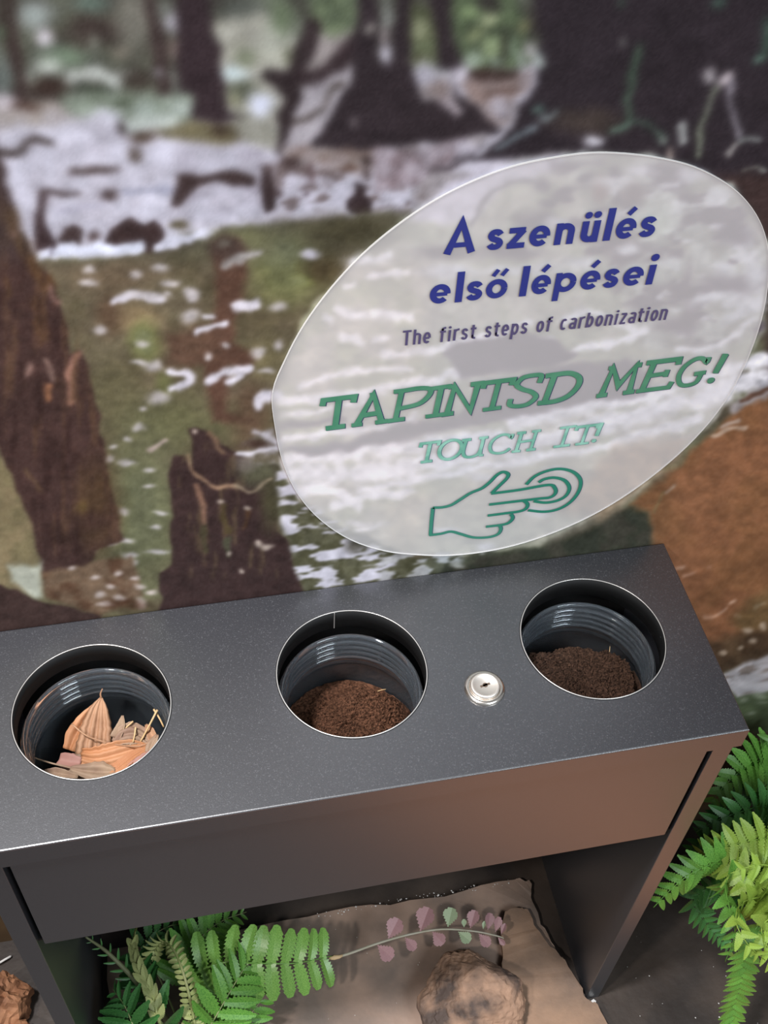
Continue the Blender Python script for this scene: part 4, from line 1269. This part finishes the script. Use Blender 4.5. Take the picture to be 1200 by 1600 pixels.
def slab_glyph(ch):
    """hand-drawn slab serif capitals in a unit box"""
    return {
        'T': [[(0.0, .80), (.02, .99), (.98, 1.0), (.96, .80)], [(.50, 1.0), (.48, .03)], [(.18, .02), (.80, .03)]],
        'A': [[(.14, .02), (.50, .98), (.84, .02)], [(.0, .02), (.30, .02)], [(.66, .02), (1.0, .03)], [(.26, .32), (.72, .34)], [(.40, .97), (.52, .98)]],
        'P': [[(.22, .02), (.26, .98)], [(.02, .02), (.46, .03)], [(.06, .98)] + smooth_path([(.30, .98), (.72, 1.0), (.98, .92), (.96, .70), (.74, .48), (.27, .40)], 4)],
        'I': [[(.50, .02), (.52, .98)], [(.04, .02), (.96, .03)], [(.08, .97), (.98, .99)]],
        'N': [[(.16, .02), (.22, .98), (.80, .04), (.84, .98)], [(.0, .02), (.34, .03)], [(.04, .98), (.24, .98)], [(.64, .98), (1.0, .99)]],
        'S': [smooth_path([(.90, .72), (.90, .96), (.62, 1.0), (.28, .95), (.14, .74), (.38, .57), (.70, .45), (.92, .25), (.72, .04), (.38, .0), (.08, .08), (.06, .28)], 4)],
        'D': [[(.20, .02), (.26, .98)], smooth_path([(.02, .98), (.30, .99), (.66, .98), (.94, .78), (.98, .48), (.80, .16), (.48, .02), (.02, .02)], 4)],
        'M': [[(.12, .02), (.20, .98), (.50, .30), (.80, .98), (.86, .02)], [(.0, .02), (.28, .03)], [(.70, .02), (1.0, .03)], [(.08, .98), (.22, .98)], [(.78, .98), (.94, .98)]],
        'E': [[(.18, .02), (.24, .98)], [(.02, .98), (.92, .99), (.94, .80)], [(.02, .02), (.92, .03), (.96, .22)], [(.22, .52), (.70, .54)], [(.70, .42), (.70, .66)]],
        'G': [smooth_path([(.90, .98), (.88, .80), (.66, .97), (.40, .95), (.14, .72), (.08, .40), (.24, .10), (.52, .02), (.80, .10), (.86, .40)], 4), [(.60, .42), (1.0, .44)]],
        '!': [[(.62, 1.0), (.50, .34)], [(.66, .98), (.48, .36)]],
        'O': [arc(.5, .5, .44, .49, 0, 360, 30)],
        'U': [smooth_path([(.18, .98), (.16, .40), (.26, .08), (.50, .0), (.74, .10), (.82, .40), (.82, .98)], 4), [(.02, .98), (.36, .99)], [(.66, .98), (1.0, .99)], [(.82, .3), (.84, .02)], [(.82, .02), (.98, .02)]],
        'C': [smooth_path([(.90, .98), (.88, .78), (.70, .96), (.44, .98), (.18, .78), (.10, .46), (.22, .14), (.50, .02), (.78, .06), (.94, .22)], 4)],
        'H': [[(.20, .02), (.22, .98)], [(.80, .02), (.82, .98)], [(.22, .50), (.80, .52)], [(.02, .02), (.38, .02)], [(.62, .02), (1.0, .02)], [(.04, .98), (.40, .98)], [(.64, .98), (1.0, .99)]],
    }[ch]


def slab_line(items, p0, p1, capm, w, m, msh, label, lean=0.07, dx=0.0006, dz=-0.0006):
    """items: (char, left, right) in photo px; p0,p1: baseline ends in photo px"""
    va, fa, vb, fb = [], [], [], []
    rnd = random.Random(5)
    for ch, u0, u1 in items:
        t0, t1 = (u0 - p0[0]) / (p1[0] - p0[0]), (u1 - p0[0]) / (p1[0] - p0[0])
        a = wl(u0, p0[1] + (p1[1] - p0[1]) * t0); b = wl(u1, p0[1] + (p1[1] - p0[1]) * t1)
        cp = capm * rnd.uniform(.97, 1.06)
        wd_ = b[0] - a[0]
        f_ = lambda q: (a[0] + q[0] * wd_ + q[1] * cp * lean, a[1] + (b[1] - a[1]) * q[0] + q[1] * cp)
        for st in slab_glyph(ch):
            pts = [f_(q) for q in st]
            ww = w * rnd.uniform(.92, 1.12) * (1.15 if ch == '!' else 1)
            ribbon(pts, ww, va, fa, YL)
            ribbon([(q[0] + dx, q[1] + dz) for q in pts], ww * 1.06, vb, fb, YL + 0.0003)
        if ch == '!':
            c = f_((.40, .10))
            disc(c, w * .72, va, fa, YL)
            disc((c[0] + dx, c[1] + dz), w * .75, vb, fb, YL + 0.0003)
    o = obj('lettering', va, fa, MT[m], sign, False, SO)
    o['label'] = label
    obj('lettering_backing', vb, fb, MT[msh], o, False, SO)


z6 = lambda x: 480 + x / 1.791
l4 = [('T', 34, 122), ('A', 122, 222), ('P', 220, 330), ('I', 326, 386), ('N', 372, 474), ('T', 474, 556), ('S', 556, 638), ('D', 640, 745), ('M', 806, 912), ('E', 915, 1015), ('G', 1018, 1098), ('!', 1106, 1148)]
slab_line([(c, z6(a), z6(b)) for c, a, b in l4], (510, 667), (1113, 595), 0.0285, 0.0042, 'ink_green', 'ink_backing', 'green hand-drawn words TAPINTSD MEG!')
l5 = [('T', 306, 358), ('O', 358, 428), ('U', 418, 492), ('C', 496, 566), ('H', 568, 636), ('I', 684, 734), ('T', 736, 796), ('!', 788, 812)]
slab_line([(c, z6(a), z6(b)) for c, a, b in l5], (655, 720), (930, 688), 0.0205, 0.0027, 'ink_mint', 'ink_backing2', 'pale mint hand-drawn words TOUCH IT!', dx=0.0005, dz=-0.0005)
# pointing hand
hand = [
    [(513, 444), (536, 422), (556, 402), (560, 390), (546, 384), (528, 393), (508, 413), (486, 430), (455, 443), (425, 462), (400, 477), (375, 483), (350, 484)],
    [(350, 484), (346, 520), (343, 561)], [(340, 561), (372, 557), (400, 551), (428, 558), (460, 567), (492, 568), (518, 564), (534, 556), (540, 543), (536, 533)],
    [(513, 444), (590, 434), (672, 420), (690, 428), (692, 443), (676, 455), (640, 459), (507, 475)],
    [(604, 464), (614, 474), (610, 486), (592, 494), (550, 500), (503, 506)], [(568, 502), (573, 512), (564, 524), (546, 531), (498, 537)],
    [(645, 413), (662, 404), (690, 400), (718, 408), (731, 428), (722, 450), (698, 464), (665, 470), (632, 466)],
    [(610, 419), (634, 396), (668, 381), (706, 375), (742, 384), (762, 406), (758, 436), (736, 466), (702, 487), (662, 495), (616, 491)]]
va, fa, vb, fb = [], [], [], []
for st in hand:
    pw = [wl(480 + a / 1.791, 520 + b / 1.791) for a, b in (smooth_path(st, 5) if len(st) > 3 else st)]
    ribbon(pw, 0.0030, va, fa, YL)
    ribbon([(q[0] + .0006, q[1] - .0005) for q in pw], 0.0030, vb, fb, YL + 0.0003)
o = obj('hand_symbol', va, fa, MT['ink_teal'], sign, False, SO)
o['label'] = 'green outline of a pointing hand with touch rings'
obj('symbol_backing', vb, fb, MT['ink_backing'], o, False, SO)

# ------------------------------------------------------------------ ferns
def leaflet_mesh(name, length=1.0, width=0.42, serr=0.10, n=9, tip=0.5, droop=0.18, fold=0.22, basew=0.55, grow=4):
    """serrated leaflet along +Y, midrib on the axis, folded in a shallow V"""
    vs, fcs = [], []
    for i in range(n + 1):
        t = i / n
        w = width * .5 * (basew + (1 - basew) * min(1, t * grow)) * (1 - max(0, (t - tip) / (1 - tip)) ** 2.2)
        y = t * length
        z = -droop * t * t * length
        if i < n:
            w2 = w * (1 + serr)
            vs += [(-w2, y, z - fold * -w2 * -1 * -1 if False else z + fold * w2), (0, y, z), (w2, y, z + fold * w2)]
            # notch of the saw tooth
            w3 = w * (1 - serr)
            y3 = y + length / n * .82
            t3 = (i + .82) / n
            z3 = -droop * t3 * t3 * length
            vs += [(-w3, y3, z3 + fold * w3), (0, y3, z3), (w3, y3, z3 + fold * w3)]
        else:
            vs += [(-.004, y, z), (0, y, z), (.004, y, z)]
    m = len(vs) // 3
    for i in range(m - 1):
        for k in (0, 1):
            a = i * 3 + k
            fcs.append((a, a + 1, a + 4, a + 3))
    me_ = bpy.data.meshes.new(name)
    me_.from_pydata(vs, [], fcs)
    me_.update()
    return me_


LM = {}


def leaf_me(kind, m):
    key = (kind, m)
    if key not in LM:
        par = dict(pin=dict(width=.40, serr=.16, tip=.12, droop=.16, fold=.22, basew=1.0, n=9), broad=dict(width=.44, serr=.16, tip=.66, droop=.25, fold=.28, basew=.7), slim=dict(width=.26, serr=.10, tip=.35, droop=.15, fold=.30, n=8),
                   mid=dict(width=.34, serr=.13, tip=.35, droop=.2, fold=.28), fan=dict(width=.85, serr=.03, tip=.62, droop=.1, fold=.3, n=8, basew=.10, grow=1.9),
                   stub=dict(width=.5, serr=.08, tip=.5, droop=.5, fold=.4, n=6))[kind]
        me_ = leaflet_mesh('leaflet_' + kind, **par)
        me_.materials.append(MT[m])
        LM[key] = me_
    return LM[key]


def frond(plant, pts, n, length, kind, m, up=(0, -.3, 1), stem_m='stem', r=0.0012, ang=68, prof=None, lift=0.25, twist=0, start=0.06, seed=0, jit=.06, scale_w=1.0, side=(1, -1), end=0.985):
    rnd = random.Random(seed)
    base = plant.location
    C = [Vector(q) - base for q in smooth_path(pts, 8)]
    N = len(C)
    cum = [0.0]
    for a, b in zip(C[:-1], C[1:]): cum.append(cum[-1] + (b - a).length)
    tot_ = cum[-1]
    v, f = tube(C, [r * (1 - .75 * i / N) for i in range(N)], 6)
    st = obj('frond', v, f, MT[stem_m], plant, True)
    me_ = leaf_me(kind, m)
    prof = prof or (lambda t: (0.55 + 0.45 * min(1, t / .25)) * (1 - max(0, (t - .45) / .55) ** 1.6 * .82))
    upv = Vector(up)
    for i in range(n):
        t = start + (end - start) * (i + .5) / n
        s_ = t * tot_
        k = next((q for q in range(N - 1) if cum[q + 1] >= s_), N - 2)
        p = C[k].lerp(C[k + 1], (s_ - cum[k]) / max(1e-9, cum[k + 1] - cum[k]))
        tan = (C[min(N - 1, k + 2)] - C[max(0, k - 1)]).normalized()
        nrm = (upv - tan * upv.dot(tan)).normalized()
        if twist: nrm = Matrix.Rotation(math.radians(twist), 3, tan) @ nrm
        sidev = tan.cross(nrm).normalized()
        for sg in side:
            L_ = length * prof(t) * rnd.uniform(1 - jit, 1 + jit)
            a_ = math.radians(ang + rnd.uniform(-6, 6) - 18 * t)
            y_ = (tan * math.cos(a_) + sidev * sg * math.sin(a_) + nrm * (lift + rnd.uniform(-.08, .08))).normalized()
            z_ = (nrm - y_ * nrm.dot(y_)).normalized()
            z_ = Matrix.Rotation(rnd.uniform(-.2, .2), 3, y_) @ z_
            x_ = y_.cross(z_)
            o = bpy.data.objects.new('leaflet', me_)
            COL.objects.link(o)
            o.parent = st
            mw = Matrix((x_, y_, z_)).transposed().to_4x4()
            o.matrix_basis = Matrix.Translation(p + sidev * sg * r * .3) @ mw @ Matrix.Diagonal((L_ * scale_w, L_, L_, 1))
    return st


fl = empty('fern_plant', gz(300, 1640, 0.010))
tag(fl, 'green plastic fern with curled pale fronds growing under the black table', 'fern')
bt = lambda u, v, z: gz(u, v, z)
bL = gz(305, 1640, 0.012)
# long bright frond reaching right
frond(fl, [bL, bt(290, 1540, .075), bt(345, 1505, .098), bt(400, 1505, .100), bt(460, 1505, .092), bt(518, 1494, .078)], 11, 0.047, 'broad', 'fernb', up=(.1, -.55, 1), ang=92, start=.34, r=.0020, stem_m='fernb', lift=.15, seed=1, scale_w=.92,
      prof=lambda t: .80 if t < .8 else .80 - .9 * (t - .8))
frond(fl, [bL, bt(330, 1600, .09), bt(362, 1545, .105), bt(388, 1500, .10), bt(400, 1462, .09)], 12, 0.042, 'mid', 'fern', up=(.2, -.7, .8), start=.2, seed=2)
frond(fl, [bL, bt(360, 1620, .06), bt(395, 1580, .075), bt(420, 1545, .07)], 9, 0.036, 'mid', 'fern', up=(.2, -.6, .8), start=.25, seed=12)
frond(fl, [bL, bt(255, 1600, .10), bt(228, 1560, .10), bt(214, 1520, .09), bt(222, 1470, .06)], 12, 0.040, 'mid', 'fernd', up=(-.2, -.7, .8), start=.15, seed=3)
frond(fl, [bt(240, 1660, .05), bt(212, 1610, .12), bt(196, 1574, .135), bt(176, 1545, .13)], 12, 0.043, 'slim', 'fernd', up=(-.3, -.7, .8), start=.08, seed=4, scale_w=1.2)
# curled pale frond seen from below
frond(fl, [bt(312, 1660, .06), bt(304, 1600, .10), bt(292, 1540, .125), bt(277, 1495, .135), bt(260, 1472, .13), bt(246, 1478, .115), bt(238, 1502, .10)], 26, 0.012, 'stub', 'fernp', up=(.2, -.8, .5), stem_m='fernp', r=.0022,
      start=.12, ang=75, lift=.1, seed=5, prof=lambda t: .9 + .2 * math.sin(t * 9))
# pale crumpled frond
frond(fl, [bt(262, 1640, .08), bt(247, 1590, .12), bt(238, 1555, .13), bt(221, 1520, .135), bt(208, 1478, .13), bt(211, 1452, .12)], 11, 0.017, 'mid', 'fernp', up=(.1, -.9, .4), stem_m='fernp', r=.0022, start=.25, ang=28,
      lift=.2, seed=6, scale_w=1.3, prof=lambda t: 1.0)
# dark stem arching up behind the front panel
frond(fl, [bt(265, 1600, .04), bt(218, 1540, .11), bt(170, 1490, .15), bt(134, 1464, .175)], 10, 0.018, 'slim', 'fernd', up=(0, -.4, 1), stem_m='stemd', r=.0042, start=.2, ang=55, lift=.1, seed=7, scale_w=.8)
# deep frond going up and right behind
frond(fl, [bt(290, 1600, .03), bt(285, 1520, .06), bt(310, 1470, .07), bt(345, 1440, .07), bt(385, 1425, .065)], 12, 0.038, 'mid', 'fern', up=(0, -.6, .8), start=.25, seed=8)
frond(fl, [bt(280, 1600, .03), bt(250, 1530, .05), bt(225, 1480, .055), bt(262, 1448, .06), bt(310, 1442, .06)], 10, 0.032, 'mid', 'fernd', up=(0, -.6, .8), start=.35, seed=9)
frond(fl, [bL, bt(340, 1560, .06), bt(330, 1520, .07), bt(322, 1478, .07)], 8, 0.036, 'mid', 'fern', up=(0, -.7, .8), start=.2, seed=10)

frr = empty('fern_plant', (0.56, -0.115, 0.0))
tag(frr, 'large bright green plastic fern standing outside the table leg by the sandstone plate', 'fern')
bR = Vector((0.56, -0.115, 0.002))
R_ = lambda u, v, z: gz(u, v, z)
frond(frr, [bR, R_(1235, 1250, .22), R_(1205, 1190, .25), R_(1165, 1200, .27), R_(1128, 1232, .26), R_(1108, 1262, .24)], 22, 0.0586, 'pin', 'fern', up=(-.2, -.5, 1), start=.32, stem_m='fern', seed=21, scale_w=1.15)
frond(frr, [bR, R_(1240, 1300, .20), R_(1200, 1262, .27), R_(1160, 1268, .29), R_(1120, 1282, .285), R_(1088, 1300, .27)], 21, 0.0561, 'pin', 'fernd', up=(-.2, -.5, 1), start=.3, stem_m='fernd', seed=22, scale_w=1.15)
frond(frr, [bR, R_(1260, 1330, .22), R_(1215, 1310, .30), R_(1170, 1314, .31), R_(1125, 1324, .30), R_(1085, 1336, .27)], 31, 0.0512, 'pin', 'ferny', up=(-.2, -.6, 1), start=.28, stem_m='ferny', seed=23, ang=86, scale_w=1.15)
frond(frr, [bR, R_(1250, 1420, .22), R_(1210, 1400, .28), R_(1170, 1372, .30), R_(1130, 1345, .29), R_(1095, 1330, .27)], 28, 0.0525, 'pin', 'ferny', up=(-.2, -.7, .9), start=.28, stem_m='ferny', seed=24, ang=84, scale_w=1.15)
frond(frr, [bR, R_(1180, 1370, .24), R_(1130, 1348, .29), R_(1085, 1362, .295), R_(1050, 1388, .28), R_(1021, 1418, .26)], 25, 0.0415, 'pin', 'fern', up=(-.3, -.9, .6), start=.42, stem_m='fern', seed=25, lift=-.15,
      prof=lambda t: 1.0 - .65 * max(0, (t - .7) / .3))
frond(frr, [bR, R_(1180, 1400, .16), R_(1125, 1385, .20), R_(1085, 1405, .19), R_(1110, 1450, .16), R_(1150, 1490, .12)], 34, 0.0293, 'pin', 'fernd', up=(-.2, -.7, .8), start=.25, stem_m='fernd', seed=26, scale_w=1.15)
frond(frr, [bR, R_(1170, 1385, .25), R_(1135, 1378, .29), R_(1140, 1420, .30), R_(1148, 1460, .29), R_(1133, 1503, .26)], 22, 0.0415, 'pin', 'fern', up=(-.1, -1, .4), start=.42, stem_m='fern', seed=27, lift=-.1, scale_w=1.15)
frond(frr, [bR, R_(1230, 1420, .20), R_(1190, 1440, .24), R_(1168, 1480, .22), R_(1158, 1530, .17), R_(1146, 1575, .12), R_(1138, 1625, .07)], 36, 0.0232, 'pin', 'fern', up=(-.2, -1, .4), start=.3, stem_m='fern', seed=28, prof=lambda t: 1.1 - .3 * t, scale_w=1.15)
frond(frr, [bR, R_(1250, 1430, .24), R_(1215, 1430, .29), R_(1190, 1450, .30), R_(1205, 1490, .28), R_(1230, 1530, .24)], 22, 0.0464, 'pin', 'ferny', up=(-.1, -.9, .6), start=.3, stem_m='ferny', seed=29, scale_w=1.15)
frond(frr, [bR, R_(1200, 1400, .26), R_(1160, 1410, .30), R_(1150, 1440, .31), R_(1168, 1475, .30), R_(1195, 1500, .28)], 22, 0.0439, 'pin', 'ferny', up=(-.1, -.9, .6), start=.3, stem_m='ferny', seed=30, scale_w=1.15)
frond(frr, [bR, R_(1270, 1230, .24), R_(1240, 1160, .28), R_(1215, 1150, .29), R_(1190, 1165, .28)], 17, 0.0537, 'pin', 'fern', up=(-.2, -.5, 1), start=.35, stem_m='fern', seed=31, scale_w=1.15)
frond(frr, [bR, R_(1290, 1350, .20), R_(1330, 1320, .26), R_(1380, 1330, .26), R_(1430, 1370, .22)], 20, 0.0537, 'pin', 'fern', up=(.2, -.5, 1), start=.3, stem_m='fern', seed=32, scale_w=1.15)
frond(frr, [bR, R_(1140, 1300, .13), R_(1105, 1310, .17), R_(1080, 1330, .18), R_(1065, 1350, .17)], 17, 0.0415, 'pin', 'fernd', up=(-.2, -.5, 1), start=.3, stem_m='fernd', seed=33, scale_w=1.15)

frond(frr, [bR, R_(1230, 1270, .12), R_(1190, 1225, .16), R_(1150, 1245, .17), R_(1110, 1280, .16)], 16, 0.050, 'pin', 'fernd', up=(-.2, -.5, 1), start=.3, stem_m='fernd', seed=41, scale_w=1.15)
frond(frr, [bR, R_(1220, 1330, .14), R_(1180, 1330, .18), R_(1140, 1350, .18), R_(1110, 1375, .17)], 16, 0.046, 'pin', 'fernd', up=(-.2, -.5, 1), start=.3, stem_m='fernd', seed=42, scale_w=1.15)
frond(frr, [bR, R_(1250, 1370, .26), R_(1215, 1355, .31), R_(1180, 1352, .32), R_(1140, 1365, .31)], 18, 0.048, 'pin', 'ferny', up=(-.1, -.8, .8), start=.3, stem_m='ferny', seed=43, scale_w=.95, ang=84)
frond(frr, [bR, R_(1240, 1210, .20), R_(1215, 1185, .23), R_(1185, 1190, .24), R_(1155, 1215, .23)], 15, 0.052, 'pin', 'fern', up=(-.2, -.5, 1), start=.3, stem_m='fern', seed=44, scale_w=1.1)

# ------------------------------------------------------------------ mauve sprig
sp0 = gz(521, 1497, .072)
sprig = empty('plastic_sprig', sp0)
tag(sprig, 'thin trailing sprig with mauve and pale green fan leaflets', 'sprig')
spts = [(521, 1497, .072), (548, 1489, .070), (590, 1474, .066), (640, 1460, .060), (690, 1452, .054), (740, 1455, .046), (775, 1462, .038), (787, 1466, .034)]
C = smooth_path([gz(*q) for q in spts], 6)
v, f = tube(C, [.0018 - .0010 * i / len(C) for i in range(len(C))], 6)
stp = obj('stem', v, f, MT['stemp'], sprig, True, sp0)
v, f = tube([gz(514, 1498, .073), gz(522, 1496, .0725), gz(530, 1495, .072), gz(537, 1492, .071)], [.0014, .0030, .0022, .0012], 7)
obj('joint', v, f, MT['tan'], sprig, True, sp0)
for (u, v_, z, tu, tv, tz, m, kk) in [(607, 1467, .064, 622, 1437, .074, 'purple', 1.), (590, 1477, .064, 612, 1497, .060, 'purple', 1.), (633, 1465, .062, 648, 1483, .060, 'purple', .9), (657, 1455, .060, 669, 1420, .074, 'purple', 1.),
                                      (676, 1456, .057, 692, 1474, .056, 'purple', 1.1), (700, 1448, .055, 706, 1420, .066, 'sage', 1.), (716, 1456, .051, 734, 1470, .050, 'sage', 1.), (735, 1450, .049, 742, 1424, .060, 'purple', .9),
                                      (725, 1449, .050, 725, 1437, .056, 'sage', .8), (748, 1459, .046, 764, 1477, .044, 'purple', .9), (762, 1453, .044, 766, 1428, .053, 'purple', .8), (774, 1456, .040, 780, 1434, .050, 'purple', .7),
                                      (778, 1464, .038, 788, 1476, .036, 'purple', .7), (755, 1452, .045, 757, 1440, .050, 'sage', .6), (783, 1460, .036, 789, 1444, .044, 'purple', .6)]:
    a, b = gz(u, v_, z), gz(tu, tv, tz)
    y_ = (b - a); L_ = y_.length * 1.05; y_.normalize()
    nrm = Vector((CC - np.array(a))).normalized() + Vector((random.uniform(-.5, .5), random.uniform(-.3, .3), .3))
    z_ = (nrm - y_ * nrm.dot(y_)).normalized()
    x_ = y_.cross(z_)
    o = bpy.data.objects.new('leaflet', leaf_me('fan', m))
    COL.objects.link(o)
    o.parent = stp
    o.matrix_basis = Matrix.Translation(a - sp0) @ Matrix((x_, y_, z_)).transposed().to_4x4() @ Matrix.Diagonal((L_ * .95 * kk, L_, L_, 1))
    if m == 'sage': o['label'] = 'pale green leaflet'

# ------------------------------------------------------------------ rock
def rock(name, c, r, m, seed, label, cat='rock', sub=4, cuts=16, amp=.14):
    rnd = random.Random(seed)
    bm = bmesh.new()
    bmesh.ops.create_icosphere(bm, subdivisions=sub, radius=1.0)
    pl = []
    for _ in range(cuts):
        d = Vector((rnd.uniform(-1, 1), rnd.uniform(-1, 1), rnd.uniform(-.3, 1))).normalized()
        pl.append((d, rnd.uniform(.70, .90)))
    for v in bm.verts:
        q = v.co.copy()
        for d, h_ in pl:
            e = q.dot(d) - h_
            if e > 0: q -= d * e * .92
        nn = n2(q.x + seed, q.y + q.z * .7, 2.2, seed) * amp * 1.6 - abs(n2(q.x * 1.3 + q.z, q.z * .6 + q.y, 5, seed + 3)) * amp * 1.3 + n2(q.x * 1.1 - q.z, q.z + q.y, 13, seed + 6) * amp * .5
        q *= 1 + nn
        v.co = Vector((q.x * r[0], q.y * r[1], max(q.z, -.62) * r[2]))
    o = bmobj(name, bm, MT[m], None, False)
    o.location = c
    return tag(o, label, cat)


rc = gz(737, 1566, 0.028)
rock('rock', (rc.x, rc.y, 0.010 + 0.028), (0.064, 0.058, 0.045), 'rock', 21, 'rough reddish tan rock lying beside the flat sandstone plate', sub=5, cuts=15, amp=.11)

# bark shreds outside the left leg, loose chips
bk = gz(8, 1566, 0.02)
rock('bark_chunk', (bk.x, bk.y, 0.025), (0.036, 0.034, 0.040), 'bark', 5, 'tall crumpled rust brown bark chunk outside the table leg by the curled fern', 'bark', cuts=22, amp=.34)
bk = gz(2, 1640, 0.02)
rock('bark_chunk', (bk.x, bk.y, 0.019), (0.045, 0.036, 0.030), 'bark', 8, 'low wide rust brown bark chunk lying beside the taller crumpled chunk', 'bark', cuts=22, amp=.34)
v, f = tube(smooth_path([gz(-25, 1510, .004), gz(-5, 1506, .006), gz(8, 1499, .007), gz(17, 1494, .004)], 5), .0014, 6)
o = obj('white_cord', v, f, MT['chip'], None, True, gz(-25, 1512, .004))
o.location = gz(-25, 1512, .004)
tag(o, 'short piece of white cord on the ground beside the bark chunks', 'cord')


def chip(u, v, z, s, label, seed, group=None):
    rnd = random.Random(seed)
    bm = bmesh.new()
    bmesh.ops.create_icosphere(bm, subdivisions=1, radius=1)
    for q in bm.verts:
        q.co = Vector((q.co.x * s * rnd.uniform(.7, 1.2), q.co.y * s * rnd.uniform(.6, 1.1), q.co.z * s * rnd.uniform(.4, .8)))
    o = bmobj('pebble', bm, MT['chip'])
    p = gz(u, v, z)
    o.location = (p.x, p.y, z + s * .3)
    return tag(o, label, 'pebble', group)


chip(927, 1566, 0.0, 0.0042, 'white pebble at the foot of the table leg by the sandstone plate', 1)
# scattered plaster crumbs (too fine to count)
rnd = random.Random(12)
vs, fcs = [], []
def crumb(p, s):
    b = len(vs)
    for q in ((1, 0, 0), (-1, .2, 0), (0, 1, 0), (.1, -1, 0), (0, 0, .7), (0, 0, -.7)):
        vs.append((p[0] + q[0] * s * rnd.uniform(.6, 1.3), p[1] + q[1] * s * rnd.uniform(.6, 1.3), p[2] + q[2] * s))
    for t in ((0, 2, 4), (2, 1, 4), (1, 3, 4), (3, 0, 4), (2, 0, 5), (1, 2, 5), (3, 1, 5), (0, 3, 5)):
        fcs.append(tuple(b + q for q in t))
for _ in range(90):
    x_, y_ = rnd.uniform(.31, .62), rnd.uniform(-.29, -.03)
    crumb((x_, y_, .0004), rnd.choice((.0004, .0005, .0007, .0011)))
for _ in range(70):
    crumb((rnd.uniform(-.25, .25), rnd.uniform(-.27, -.05), .0104), rnd.choice((.0004, .0005, .0008)))
for _ in range(60):
    crumb((rnd.uniform(-.02, .25), -.041 + rnd.uniform(-.003, .004), .0104), rnd.choice((.0005, .0007, .0012)))
o = obj('plaster_crumbs', vs, fcs, MT['chip'])
tag(o, 'fine white plaster crumbs scattered over the dark ground', 'crumbs', None, 'stuff')
